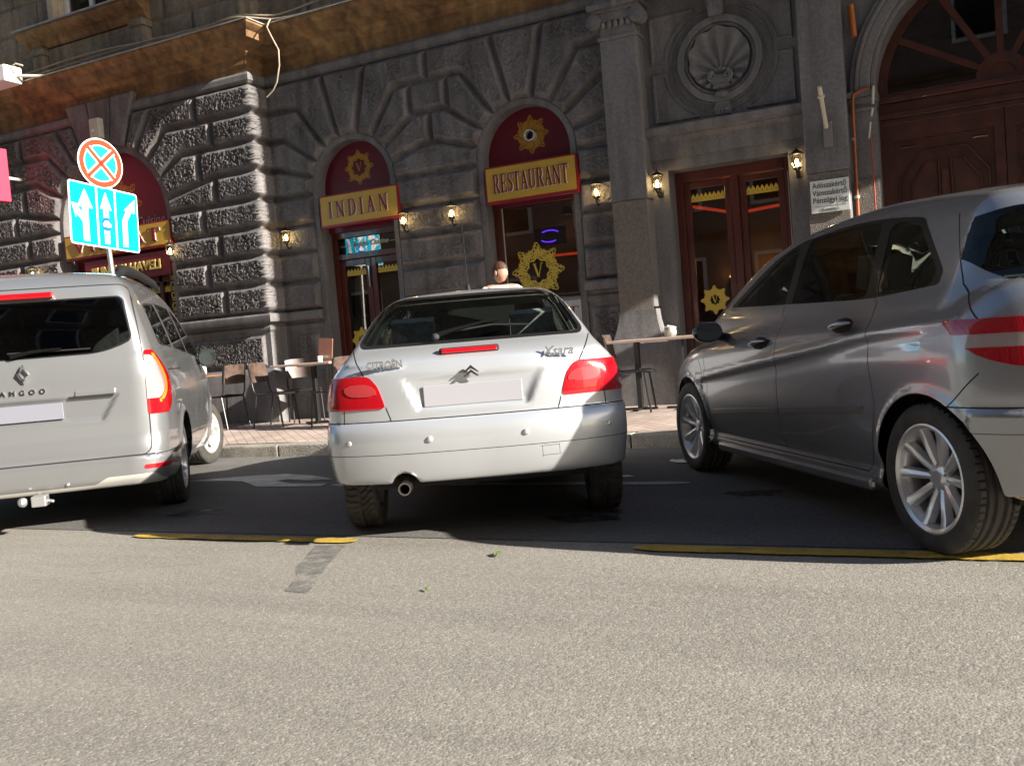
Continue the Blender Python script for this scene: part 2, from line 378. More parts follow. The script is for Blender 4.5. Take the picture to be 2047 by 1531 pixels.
MB().sweep(UP, corn).build('cornice', m_tan, bld, smooth=25)
MB().sweep(UP, [(-.1, 5.612), (.40, 5.562), (.468, 5.552), (.468, 5.566), (.40, 5.578), (-.1, 5.628)]).build('flashing', mat('zinc', (.36, .35, .34), .45, metal=.3, var=.2, vscale=12), bld)
# rubble of broken render on the ledge
mb = MB()
for i in range(150):
    x = random.choice((random.uniform(-13.6, -10.2), random.uniform(-12.2, -10.6))); y = YL-random.uniform(.05, .43); r = random.uniform(.008, .035)
    mb.ball((x, y, 5.60-(.0+(YL-y))*.1+r*.4), (r, r*.8, r*.7), 5)
tag(mb.build('broken_render', mat('rubble', (.5, .44, .35), .9, var=.3, vscale=20), bld), kind='stuff')
# upper storey
segs2 = []
us = lambda x: x-XA
for k in range(9): segs2.append((0, 5.7+.42*k, 26, 5.7+.42*k))
for k in range(9):
    for q in range(26): xx = .45+1.05*q+(.52 if k % 2 else 0); segs2.append((xx, 5.7+.42*k, xx, 5.7+.42*(k+1)))
UPP = [(XA, YL+.08), (XC-.05, YL+.08), (XC-.05, YM+.08), (9, YM+.08)]
sheet(UPP, 5.55, 9.3, .035, segs2, .035, .006, .03, cut=lambda s, z: (s > us(-12.16)) & (s < us(-11.0)) & (z > 6.47), name='upper_wall', mats=m_tanwall, parent=bld)
mb = MB()
mb.sweep([(-12.84, YL+.1), (-12.84, YL+.02), (-10.27, YL+.02), (-10.27, YL+.1)][1:3], [(-.1, 6.14), (.06, 6.14), (.10, 6.2), (.10, 6.26), (.2, 6.30), (.26, 6.36), (.26, 6.40), (-.1, 6.42)])
mb.build('window_ledge', m_tan, bld, smooth=25)
mb = MB().box((-12.88, YL-.27, 6.415), (-10.23, YL+.08, 6.435)); mb.build('ledge_flashing', MT['zinc'], bld)
mb = MB()
for x in (-12.62, -10.5): mb.box((x, YL-.14, 5.6), (x+.22, YL+.12, 6.14)); mb.box((x-.03, YL-.17, 6.02), (x+.25, YL+.12, 6.1)); mb.box((x-.03, YL-.17, 5.6), (x+.25, YL+.12, 5.68))
mb.box((-12.4, YL-.03, 5.66), (-10.5, YL+.12, 6.12)); mb.build('parapet_pier', m_tanwall, bld, bevel=.012)
mb = MB()
for x in (-12.28, -11.0): mb.box((x, YL-.06, 6.43), (x+.12, YL+.25, 9.2))
mb.build('window_jamb', mat('pale_jamb', (.46, .38, .27), .8, var=.2, vscale=6), bld, bevel=.01)
wn = MB()
for x0, x1 in ((-12.16, -12.08), (-11.62, -11.55), (-11.08, -11.0)): wn.box((x0, YL+.16, 6.44), (x1, YL+.24, 9.2))
wn.box((-12.16, YL+.165, 6.44), (-11.0, YL+.235, 6.53)); wo = wn.build('window', m_white, bld, bevel=.008)
MB().box((-12.1, YL+.2, 6.5), (-11.05, YL+.205, 9.1)).build('pane', glass('window_glass', (.85, .88, .9)), wo)
cu = []
for i in range(60): x = -12.1+1.05*i/59; cu.append((x, YL+.32+.035*math.sin(i*1.25)+.015*math.sin(i*.5), 0))
cb = MB(); n_ = len(cu); cb.add([(a, b, 6.4) for a, b, _ in cu]+[(a, b, 9.2) for a, b, _ in cu], [(i, i+1, i+1+n_, i+n_) for i in range(n_-1)])
cb.build('curtain', mat('net_curtain', (.5, .55, .62), .9), wo, smooth=60)
# ---- base zones
def basez(path, ledge=True):
    mb = MB()
    mb.sweep(path, [(-.1, .0), (.13, .0), (.11, .3), (.085, .84), (.06, .90), (.03, .93), (-.1, .93)]); mb.build('plinth', m_stone_s, bld, smooth=25)
    mb = MB(); mb.sweep(path, [(-.1, .93), (.0, .93), (.0, 1.43), (.03, 1.47), (.03, 1.50), (.0, 1.53), (.0, 1.56), (.11, 1.575), (.12, 1.60), (.12, 1.665), (.10, 1.69), (-.1, 1.70)])
    mb.build('base_ledge', m_stone_s, bld, smooth=25)
for p in ([(XA, YL), (-12.53, YL)], [(-10.17, YL), (XC, YL), (XC, YM), (-7.88, YM)], [(-6.52, YM), (-5.29, YM)], [(-3.93, YM), (-3.44, YM)]): basez(p)
def panel(x0, x1, z0, z1, y):
    sheet([(x0, y), (x1, y)], z0, z1, .011, [(0, z0, x1-x0, z0), (0, z1, x1-x0, z1), (0, z0, 0, z1), (x1-x0, z0, x1-x0, z1)], .035, .004, .03, verm=.022, wl=(3.5, 8), name='carved_panel', mats=m_stone, parent=bld)
panel(-10.0, -8.66, .96, 1.40, YL-.004); panel(-8.36, -7.98, .96, 1.38, YM-.004); panel(-6.42, -5.4, .96, 1.40, YM-.004); panel(-3.9, -3.5, .96, 1.38, YM-.004)
MB().box((-5.3, YM-.06, .15), (-3.9, YM+.4, .98)).build('window_breast', m_stone_s, bld, bevel=.01)
# ---- pillars
def pillar(x0, x1, cap=True):
    y = 10.34; w = x1-x0
    mb = MB(); mb.box((x0, y, 2.552), (x1, YM+.05, 4.42)); mb.box((x0+.012, y+.012, 1.3), (x1-.012, YM+.05, 2.55)); mb.build('pillar_shaft', m_stone_s if cap else m_stone_s, bld, bevel=.012)
    mb = MB(); mb.box((x0+.008, y+.004, 1.28), (x1-.03, y+.02, 2.546)); mb.build('roughcast_patch', m_rough, bld)
    n = 10; P = []
    mb = MB(); vs = []
    for i in range(n+1):
        t = i/n; z = 1.28-(1.28)*t; o = .0+.2*sstep(np.array(t*1.6))*1.0; o = float(o)
        vs += [(x0-o, YM+.05, z), (x0-o, y-o*.8, z), (x1+o, y-o*.8, z), (x1+o, YM+.05, z)]
    mb.add(vs, [(4*i+k+4, 4*i+k+5, 4*i+k+1, 4*i+k) for i in range(n) for k in range(3)]+[(0, 1, 2, 3)]); mb.build('pillar_base', m_stone_s, bld, smooth=50)
    if cap:
        mb = MB(); mb.box((x0-.02, y-.02, 4.40), (x1+.02, YM, 4.44)); mb.box((x0+.02, y-.005, 4.44), (x1-.02, YM, 4.66)); mb.box((x0-.10, y-.10, 4.74), (x1+.10, YM, 4.80)); mb.box((x0-.06, y-.06, 4.70), (x1+.06, YM, 4.74))
        mb.box((x0-.03, y-.04, 4.60), (x1+.03, y+.1, 4.70))
        for s in (x0-.035, x1+.035):
            for k in range(3): mb.cyl((s, y-.07-.012*k, 4.615), (s, y+.12, 4.615), .088-.03*k, 20)
        for k in range(5): mb.ball((x0+.07+k*(w-.14)/4, y-.03, 4.565), (.032, .035, .045), 8)
        mb.ball(((x0+x1)/2, y-.09, 4.77), (.05, .04, .05), 8)
        mb.build('capital', m_stone_s, bld, smooth=35, bevel=.005)
pillar(-3.46, -3.02); pillar(-1.27, -.83); pillar(2.13, 2.57)
MB().sweep([(-3.5, YM+.02), (14, YM+.02)], [(-.2, 4.80), (.3, 4.80), (.3, 4.86), (.22, 4.9), (.22, 5.03), (-.2, 5.03)]).build('entablature', m_stone_s, bld, smooth=25)
# ---- door bay
mb = MB(); mb.box((-3.1, YM, 0), (-2.83, YM+.35, 2.86)); mb.box((-1.48, YM, 0), (-1.2, YM+.35, 2.86)); mb.box((-3.1, YM, 2.86), (-1.2, YM+.35, 5.0)); mb.build('bay_wall', m_stone_s, bld)
mb = MB(); mb.sweep([(-3.02, YM), (-1.27, YM)], [(-.05, 2.99), (.03, 2.99), (.045, 3.18), (.10, 3.22), (.10, 3.235), (.16, 3.26), (.17, 3.33), (.14, 3.35), (-.05, 3.36)])
mb.build('door_cornice', m_stone_s, bld, smooth=25)
# shell relief
sc = (-2.14, 4.00)
mb = MB(); mb.ring(sc, .36, .40, YM-.05, YM+.05, n=56); mb.ring(sc, .40, .48, YM-.075, YM+.05, n=56); mb.ring(sc, .48, .50, YM-.045, YM+.05, n=56)
mb.ring(sc, .56, .585, YM-.02, YM+.02, n=56); mb.build('wreath', m_stone_s, bld, smooth=30, bevel=.012)
nr, na = 14, 120; vs = []; hub = (sc[0], sc[1]-.16)
for i in range(na):
    a = 2*PI*i/na; fl = math.cos(a*0+14*((a-PI/2)))
    dx, dz = math.cos(a), math.sin(a); bq = dx*0+dz*(.16); rr = -bq*-1; cc = .16**2-.345**2; t = (.16*dz)+math.sqrt((.16*dz)**2-cc)
    t = t*(1+.03*abs(math.cos(7*(a-PI/2))))-.012
    for j in range(nr):
        q = (j+.3)/(nr-.7); h = .085*(1-(1-q)**2)*-1+.03+.024*fl*math.sin(q*PI*.9)*q
        h = -.10+.12*q**2+.038*fl*min(1, 1.6*q)
        vs.append((hub[0]+dx*t*q, YM-.07-h*.6, hub[1]+dz*t*q))
fs = [(i*nr+j, i*nr+j+1, ((i+1) % na)*nr+j+1, ((i+1) % na)*nr+j) for i in range(na) for j in range(nr-1)]
mb = MB(); mb.add(vs, fs); mb.build('shell', m_stone_s, bld, smooth=60)
mb = MB()
def spiral(c, s, r0=.055):
    P = []
    for i in range(26): t = i/25; a = PI/2+s*t*3.6*PI; r = r0*(1-t*.85); P.append((c[0]+r*math.cos(a), YM-.085, c[1]+r*math.sin(a)))
    mb.tube(P, .012, 6)
spiral((sc[0]-.085, 3.80), 1); spiral((sc[0]+.085, 3.80), -1); mb.ball((sc[0], YM-.05, 3.77), (.13, .045, .075), 12); mb.ball((sc[0], YM-.06, 3.70), (.10, .04, .04), 10)
for k in range(-2, 3): mb.ball((sc[0]+.045*k, YM-.075, 3.885-.008*k*k), (.028, .03, .026), 8)
mb.ball((sc[0], YM-.07, 3.60), (.085, .06, .05), 10)
vs = []
for i in range(9):
    t = i/8; z = 3.57-.19*t; w = .065+.025*math.sin(t*PI*.6); y = YM-.10+.05*t+.03*math.sin(t*6)
    vs += [(sc[0]-w, YM, z), (sc[0]-w, y, z), (sc[0]+w, y, z), (sc[0]+w, YM, z)]
mb.add(vs, [(4*i+k, 4*i+k+1, 4*i+k+5, 4*i+k+4) for i in range(8) for k in range(3)]+[(35, 34, 33, 32)])
for k in (-1, 0, 1): mb.ball((sc[0]+.04*k, YM-.09, 3.43), (.025, .025, .03), 7)
mb.prism([(sc[0]-.10, 4.72), (sc[0]+.10, 4.72), (sc[0]+.075, 4.46), (sc[0]-.075, 4.46)], YM-.13, YM)
for k in (-1, 0, 1): mb.ball((sc[0]+.045*k, YM-.13, 4.60), (.028, .02, .05), 8)
mb.build('scroll_ornament', m_stone_s, bld, smooth=40)
mb = MB()
for sx in (-1, 1):
    for szz, zo, zi in ((1, 4.62, 4.07), (-1, 3.40, 3.97)):
        def cornerpoly(o):
            xo = sc[0]+sx*(.80-o); pts = [(sc[0]+sx*(.26+o), zo-szz*o), (xo, zo-szz*o), (xo, zi+szz*o)]
            r = .62+o*.6; a0 = math.asin(min(1, (zi+szz*o-sc[1])*szz/r)); a1 = math.acos((.26+o)/r)
            x1 = r*math.cos(a0)
            for i in range(9): a = a0+(a1-a0)*i/8; pts.append((sc[0]+sx*r*math.cos(a), sc[1]+szz*r*math.sin(a)))
            return pts
        A_, B_ = cornerpoly(0), cornerpoly(.035); n = len(A_); y0, y1, y2 = YM-.001, YM-.028, YM-.012
        vs = [(p[0], y0, p[1]) for p in A_]+[(p[0]*1, y1, p[1]) for p in cornerpoly(.012)]+[(p[0], y1, p[1]) for p in B_]+[(p[0], y2, p[1]) for p in cornerpoly(.045)]
        fs = [(k*n+i, k*n+(i+1) % n, (k+1)*n+(i+1) % n, (k+1)*n+i) for k in range(3) for i in range(n)]+[tuple(3*n+i for i in range(n))]
        mb.add(vs, fs)
mb.build('corner_moulding', m_stone_s, bld, smooth=25, recalc=True)
# ---- gate bay wall
def archwall(mb, x0, x1, z0, z1, cx, cz, R, y0, y1, n=28):
    mb.box((x0, y0, z0), (cx-R, y1, cz)); mb.box((cx+R, y0, z0), (x1, y1, cz))
    P = [(cx-R*math.cos(PI*i/n), cz+R*math.sin(PI*i/n)) for i in range(n+1)]
    mb.box((x0, y0, cz), (cx-R, y1, z1)); mb.box((cx+R, y0, cz), (x1, y1, z1))
    for i in range(n): a, b = P[i], P[i+1]; mb.prism([(a[0], a[1]), (b[0], b[1]), (b[0], z1), (a[0], z1)], y0, y1)
GC = (.65, 3.36, 1.2)
mb = MB(); archwall(mb, -.9, 2.2, 0, 5.0, *GC, YM, YM+.45); mb.box((2.5, YM, 0), (14, YM+.4, 5.1)); mb.build('gate_wall', m_stone_s, bld)
mb = MB(); c = GC[:2]
for r0, r1, yy in ((1.2, 1.25, .03), (1.25, 1.36, .055), (1.36, 1.40, .085), (1.40, 1.45, .05)): mb.ring(c, r0, r1, YM-yy, YM+.02, 0, PI, 56)
mb.build('archivolt', m_stone_s, bld, smooth=20, bevel=.008)
mb = MB()
for s in (-1, 1):
    xa, xb = sorted((GC[0]+s*1.18, GC[0]+s*1.48)); mb.box((xa, YM-.10, 3.30), (xb, YM+.3, 3.36)); mb.box((xa+.01, YM-.06, 3.24), (xb-.01, YM+.3, 3.30)); mb.box((xa+.02, YM-.03, 3.16), (xb-.02, YM+.3, 3.2))
mb.build('impost', m_stone_s, bld, bevel=.006)
mb = MB()
for s in (-1, 1):
    xa, xb = sorted((GC[0]+s*1.215, GC[0]+s*1.44)); mb.box((xa, YM-.025, .0), (xb, YM+.1, 2.45))
mb.build('roughcast_jamb', m_rough, bld)
# unseen blocks added past the right edge, shaped to shade the front
mb = MB(); mb.box((2.7, 9.2, 4.9), (5.6, 10.7, 11.3)); mb.box((2.7, 8.35, 11.3), (5.6, 10.7, 16)); mb.build('upper_shade_block', m_tanwall, bld, bevel=.03)
mb = MB(); mb.box((2.64, 9.62, 0), (3.2, 10.7, 3.2)); mb.build('lower_shade_block', m_stone_s, bld, bevel=.03)
mb = MB(); mb.box((2.6, 9.56, 3.2), (3.24, 10.6, 3.27)); mb.build('shade_block_cap', m_stone_s, bld, bevel=.01)
mb = MB(); mb.box((XA, YM+.3, 5.0), (14, 18, 9.25)); mb.box((XA, YM+.12, 9.25), (14, 18, 16)); mb.box((XA, 17, 0), (14, 18, 5)); mb.box((XA-.3, YL+.1, 0), (XA, 18, 9.25)); mb.box((14, YM, 0), (14.3, 18, 9.25)); mb.build('rear_wall', m_tanwall, bld)
# ---- gate
GY = 11.0
gt = bld
mb = MB(); mb.box((-.56, GY-.03, 3.04), (1.86, GY+.08, 3.10)); mb.box((-.56, GY-.06, 3.10), (1.86, GY+.08, 3.16)); mb.box((-.56, GY-.02, 3.16), (1.86, GY+.08, 3.27)); mb.box((-.56, GY-.09, 3.27), (1.86, GY+.08, 3.33)); mb.box((-.56, GY-.05, 3.33), (1.86, GY+.06, 3.37))
mb.build('transom', m_gate, gt, bevel=.006)
mb = MB(); mb.ring((.65, 3.37), 1.10, 1.2, GY-.02, GY+.05, 0, PI, 44)
for k in range(1, 6):
    a = PI*k/6; p0 = (.65+.2*math.cos(a), 3.37+.2*math.sin(a)); p1 = (.65+1.12*math.cos(a), 3.37+1.12*math.sin(a)); nx, nz = -math.sin(a)*.03, math.cos(a)*.03
    mb.prism([(p0[0]-nx, p0[1]-nz), (p0[0]+nx, p0[1]+nz), (p1[0]+nx*1.2, p1[1]+nz*1.2), (p1[0]-nx*1.2, p1[1]-nz*1.2)], GY-.015, GY+.04)
mb.ring((.65, 3.37), .0001, .24, GY-.03, GY+.045, 0, PI, 20); mb.ring((.65, 3.37), .13, .19, GY-.045, GY+.0, 0, PI, 20)
fl = mb.build('fanlight', m_gate, gt)
mb = MB(); n = 24; mb.add([(.65, GY+.01, 3.37)]+[(.65+1.12*math.cos(PI*i/n), GY+.01, 3.37+1.12*math.sin(PI*i/n)) for i in range(n+1)], [(0, i+1, i+2) for i in range(n)])
g_shop = glass('shop_glass', (.55, .52, .5), 1.75, .0); mb.build('pane', g_shop, fl)
for s in (-1, 1):
    X = lambda u: .65+s*u   # u from 0 (meeting stile) to 1.2
    mb = MB()
    def bx(u0, u1, y0, y1, z0, z1): a, b = sorted((X(u0), X(u1))); mb.box((a, y0, z0), (b, y1, z1))
    bx(.004, 1.2, GY+.02, GY+.07, .15, 3.04)
    for u0, u1, z0, z1 in ((.004, .10, .15, 3.04), (1.06, 1.2, .15, 3.04), (.1, 1.06, .15, .35), (.1, 1.06, 1.25, 1.42), (.1, 1.06, 2.86, 3.04)): bx(u0, u1, GY-.03, GY+.03, z0, z1)
    bx(.545, .615, GY-.015, GY+.03, 1.42, 2.5)
    def mould(P, w=.022, y=GY-.012, closed=False):
        pts = [(X(a), y, b) for a, b in P]; mb.tube(pts, w*.6, 6, closed)
    mould([(1.0, 1.42), (1.0, 2.45), (.80, 2.72), (.36, 2.72), (.16, 2.45), (.16, 1.42)])
    mould([(.92, 1.5), (.92, 2.36), (.76, 2.6), (.64, 2.6), (.64, 1.5)]); mould([(.24, 1.5), (.24, 2.36), (.40, 2.6), (.52, 2.6), (.52, 1.5)])
    mould([(1.0, 2.78), (.86, 2.78)]); mould([(.3, 2.78), (.16, 2.78)])
    for c0 in (.78, .38): mould([(c0+.14*math.cos(a), 1.62+.08*math.sin(a)) for a in [PI*i/8 for i in range(9)]], .03)
    mould([(.18, .42), (1.0, .42), (1.0, 1.18), (.18, 1.18)], closed=True)
    for c0 in (.30, .86): mb.ball((X(c0), GY+.0, .8), (.2, .04, .3), 12)
    lf = mb.build('gate_leaf', m_gate, gt, smooth=35)
    mb = MB()
    for q, h in ((.045, .16), (.16, .12)): mb.ball((X(q+.03), GY-.03, 1.98-(.0 if q < .1 else .05)), (.035, .03, h), 10)
    mb.build('carved_boss', m_gate, lf, smooth=50)
# interior of passage / restaurant
m_in = mat('interior_wall', (.30, .20, .13), .9, var=.3, vscale=1.5)
mb = MB(); mb.box((-12.8, 13.6, .15), (-1.0, 13.7, 5)); mb.box((-12.8, YM+.4, 4.2), (-1.0, 13.6, 4.3)); mb.box((-5.95, YM+.5, .15), (-5.85, 13.6, 4.2)); mb.box((-1.05, YM+.5, .15), (-.95, 16, 5)); mb.box((-.9, 15.5, .15), (2.6, 15.6, 5)); mb.box((2.5, YM+.5, .15), (2.6, 15.6, 5))
mb.build('interior_wall', m_in, bld)
MB().box((XA, 10.45, .02), (14, 17, .17)).build('interior_floor', mat('floor_tile', (.1, .07, .05), .5, var=.2, vscale=4), bld)
m_led = mat('red_led', (.3, .02, .01), .5, emit=(1, .08, .03), es=.32)
mb = MB()
mb.tube([(-2.9, 11.4, 2.55), (-2.45, 12.6, 2.5), (-1.2, 12.9, 2.62)], .022, 6); mb.tube([(-5.1, 12.2, 2.2), (-4.1, 12.4, 2.2)], .018, 6); mb.tube([(-4.5, 12.1, 2.55), (-3.9, 12.5, 2.5)], .018, 6)
mb.build('led_strip', m_led, bld)
mb = MB()
for x, y, z in ((-2.2, 13.45, 1.75), (-2.75, 13.45, 1.7)): mb.ball((x, y, z), .045, 8)
mb.build('inner_lamp', mat('bulb_glow', (1, .6, .2), .5, emit=(1, .55, .15), es=5), bld)
mb = MB(); mb.ring((-2.62, 1.55), .16, .2, 13.3, 13.5, n=20); mb.ring((-2.62, 1.55), .0001, .16, 13.35, 13.5, n=20); mb.build('round_picture', mat('picture', (.08, .03, .015), .6, var=.8, vscale=9), bld)

for x, y, z in ((-2.2, 13.2, 1.9), (-4.9, 12.6, 2.6), (-7.2, 12.6, 2.6), (-11, 12.6, 2.6)):  # warm fill lights added to brighten the rooms behind the glass
    l = bpy.data.lights.new('inner_fill', 'POINT'); l.energy = .8 if x > -4 else 1.2; l.color = (1, .6, .28); l.shadow_soft_size = .15; lo = bpy.data.objects.new('inner_fill', l); C.objects.link(lo); lo.location = (x, y, z)
    if x < -4: MB().lathe([(.0, .12), (.05, .12), (.11, 0), (.1, 0)], 14, Matrix.Translation((x, y, z+.2))).build('fill_lamp_shade', m_black, bld)  # made-up shades hung over the added lights
# ================= lettering =================
def stroke(a, b, w): return ('l', a, b, w)
T_, t_ = .15, .06
GL = {
 'I': (.42, [((.21, 0), (.21, 1), T_), ((.06, .02), (.36, .02), .04), ((.06, .98), (.36, .98), .04)]),
 'N': (.92, [((.17, 0), (.17, 1), t_), ((.75, 0), (.75, 1), t_), ((.19, .98), (.73, .02), T_), ((.05, .02), (.29, .02), .04), ((.02, .98), (.2, .98), .04), ((.63, .98), (.88, .98), .04)]),
 'D': (.84, [((.2, 0), (.2, 1), T_), ((.06, .02), (.4, .02), .04), ((.06, .98), (.4, .98), .04), [(.38, .02), (.58, .08), (.70, .28), (.73, .5), (.70, .72), (.58, .92), (.38, .98)], (.05, .1, .15, .16, .15, .1, .05)]),
 'A': (.86, [((.16, .02), (.42, 1), t_), ((.42, 1), (.70, .02), T_), ((.24, .34), (.60, .34), .05), ((.04, .02), (.28, .02), .04), ((.56, .02), (.84, .02), .04)]),
 'R': (.86, [((.2, 0), (.2, 1), T_), ((.06, .02), (.35, .02), .04), ((.06, .98), (.4, .98), .04), [(.36, .98), (.54, .94), (.62, .74), (.54, .54), (.36, .49)], (.05, .11, .15, .11, .05), ((.42, .5), (.72, .03), .14), ((.64, .02), (.84, .02), .04)]),
 'E': (.74, [((.2, 0), (.2, 1), T_), ((.06, .02), (.64, .02), .045), ((.06, .98), (.62, .98), .045), ((.2, .51), (.48, .51), .045), ((.64, 0), (.66, .2), .04), ((.61, 1), (.6, .82), .04), ((.48, .6), (.48, .42), .035)]),
 'S': (.66, [[(.54, .78), (.46, .95), (.3, .98), (.16, .88), (.15, .72), (.3, .56), (.44, .46), (.54, .3), (.5, .12), (.32, .02), (.18, .06), (.1, .24)], (.04, .05, .07, .11, .13, .15, .15, .13, .11, .07, .05, .04), ((.55, .98), (.54, .74), .035), ((.1, .02), (.1, .26), .035)]),
 'T': (.76, [((.38, 0), (.38, 1), T_), ((.24, .02), (.52, .02), .04), ((.06, .97), (.70, .97), .05), ((.06, 1), (.05, .78), .04), ((.70, 1), (.71, .78), .04)]),
 'U': (.86, [((.2, .3), (.2, 1), T_), [(.2, .32), (.22, .14), (.34, .03), (.5, .02), (.64, .12), (.68, .32)], (.15, .14, .09, .07, .06, .06), ((.68, .3), (.68, 1), t_), ((.06, .98), (.34, .98), .04), ((.57, .98), (.8, .98), .04)]),
 'V': (.84, [((.14, .98), (.42, .0), T_), ((.42, 0), (.68, .98), t_), ((.02, .98), (.28, .98), .04), ((.58, .98), (.8, .98), .04)]),
}
def serif(mb, txt, x0, x1, zb, h, y0, y1, gap=.1):
    tot = sum(GL[c][0]+gap for c in txt)-gap; sx = (x1-x0)/tot; x = x0
    for c in txt:
        w, items = GL[c]; i = 0
        while i < len(items):
            it = items[i]
            if isinstance(it, list): P = it; Ws = items[i+1]; i += 2
            else: P = [it[0], it[1]]; Ws = (it[2], it[2]); i += 1
            L = []; Rr = []
            for k in range(len(P)):
                a = P[max(k-1, 0)]; b = P[min(k+1, len(P)-1)]; dx, dz = b[0]-a[0], b[1]-a[1]; m = math.hypot(dx, dz); nx, nz = -dz/m*Ws[k]/2, dx/m*Ws[k]/2
                f = lambda u, v: (x+max(u, 0)*sx, zb+min(max(v, 0), 1)*h)
                L.append(f(P[k][0]+nx, P[k][1]+nz)); Rr.append(f(P[k][0]-nx, P[k][1]-nz))
            for k in range(len(P)-1): mb.prism([L[k], L[k+1], Rr[k+1], Rr[k]], y0, y1)
        x += (w+gap)*sx
    return mb
m_ltr = mat('letter_red', (.17, .005, .012), .4); m_lside = mat('letter_edge', (.72, .68, .66), .4)
def signboard(name, label, txt, x0, x1, z0, z1, y, depth=.10, gap=.12, mx=.12):
    t = thing(name, label, 'sign', ((x0+x1)/2, y+depth, z0))
    MB().box((x0, y, z0), (x1, y+depth, z1)).build('sign_box', m_redl, t, bevel=.004)
    b = .022; MB().box((x0+b, y-.006, z0+b+.012), (x1-b, y+.001, z1-b)).build('face_panel', m_gold, t)
    hh = (z1-z0)*.50; zb = z0+(z1-z0)*.27; m = (x1-x0)*mx
    serif(MB(), txt, x0+m+.009, x1-m+.009, zb-.007, hh, y-.014, y-.007, gap).build('letter_shadow', m_lside, t)
    serif(MB(), txt, x0+m, x1-m, zb, hh, y-.024, y-.015, gap).build('lettering', m_ltr, t); return t
signboard('shop_sign', 'yellow sign box with red letters INDIAN above the left door', 'INDIAN', -7.70, -6.43, 2.78, 3.22, 10.47, gap=.3)
signboard('shop_sign', 'yellow sign box with red letters RESTAURANT above the middle window', 'RESTAURANT', -5.14, -3.90, 2.76, 3.22, 10.47, gap=.03, mx=.09)
signboard('shop_sign', 'yellow sign box with red letters VIRAAT over the widest arch, behind the blue road sign', 'VIRAAT', -12.40, -10.16, 2.83, 3.21, 10.17, gap=.12, mx=.09)
t = thing('shop_sign', 'dark red sign box with gold letters PUNJABI HAVELI under the VIRAAT sign', 'sign', (-11.15, 10.3, 2.44))
MB().box((-12.04, 10.2, 2.43), (-10.27, 10.3, 2.78)).build('sign_box', m_maroon, t, bevel=.004)
TX = lambda x, y, z: Matrix.Translation((x, y, z)) @ Matrix.Rotation(PI/2, 4, 'X')
text_mb('PUNJABI HAVELI', .19, .01, TX(-11.15, 10.18, 2.53), bold=.006, sx=1.05).build('lettering', mat('brass_letter', (.55, .42, .14), .35, metal=.3), t)
# star ornament
def star(c, R, y, fret=True, parent=None, m=None, name='star_ornament', vcol=None, rin=.42):
    n = 8*28; vs = []; K = 12
    for i in range(n):
        a = 2*PI*i/n; u = (i % 28)/28; d = min(u, 1-u)*2     # 0 at peak
        ro = R*(.70+.30*max(0, 1-d*1.45)**1.2+.055*abs(math.sin(u*8*PI))*(d > .12)+(.05*max(0, 1-abs(d-.95)*9))); ri = R*rin*(.80+.22*(1-d))
        for j in range(K+1): r = ri+(ro-ri)*j/K; vs.append((c[0]+r*math.sin(a), y, c[1]+r*math.cos(a)))
    fs = []
    for i in range(n):
        for j in range(K):
            if fret:
                u = (i % 28)/28*2*PI; q = (j+.5)/K
                if 0 < j < K-1 and (math.sin(u*3+q*9)*math.cos(q*16-1)*math.cos(u*2) > .30): continue
            a = i*(K+1)+j; b = ((i+1) % n)*(K+1)+j; fs.append((a, b, b+1, a+1))
    o = MB().add(vs, fs).build(name, m or m_goldd, parent)
    if vcol is not False: serif(MB(), 'V', c[0]-R*.2, c[0]+R*.22, c[1]-R*.22, R*.48, y-.002, y+.002).build('letter', m or m_goldd, o if parent is not None else None)
    return o
# tympana
for (cx, cz, Rr), y, nm in ((A1, YM+.17, 'a'), (A2, YM+.17, 'b'), (A3, YL+.18, 'c')):
    mb = MB(); n = 30; P = [(cx-Rr, cz-.6), (cx+Rr, cz-.6)]+[(cx+Rr*math.cos(PI*i/n), cz+Rr*math.sin(PI*i/n)) for i in range(n+1)]
    mb.prism(P, y, y+.04); o = mb.build('tympanum_panel', m_maroon, bld)
    if nm == 'a': star((cx, cz+.25), .245, y-.004, parent=o, m=m_goldd, rin=.5)
    if nm == 'b': star((cx+.02, cz+.26), .245, y-.004, parent=o, m=m_goldd, vcol=False, rin=.2)
    if nm == 'c': star((cx, cz+.30), .43, y-.004, parent=o, m=m_goldd)
    if nm == 'c': text_mb('Indian Cuisine', .2, .003, TX(cx+.28, y-.01, cz-.05) @ Matrix(((1, .25, 0, 0), (0, 1, 0, 0), (0, 0, 1, 0), (0, 0, 0, 1)))).build('script', m_offw, o); MB().box((cx+.9, y-.008, cz+.0), (cx+1.09, y-.004, cz+.006)).build('script_line', m_offw, o)
t = thing('vent_pipe', 'short round white pipe end poking through the star above the RESTAURANT sign', 'pipe', (-4.59, 10.7, 3.6))
mb = MB(); mb.ring((-4.575, 3.575), .058, .072, 10.66, 10.86, n=28); mb.build('pipe_wall', m_offw, t, smooth=40)
MB().ring((-4.575, 3.575), .0001, .06, 10.74, 10.80, n=28).build('damper', m_dark, t)
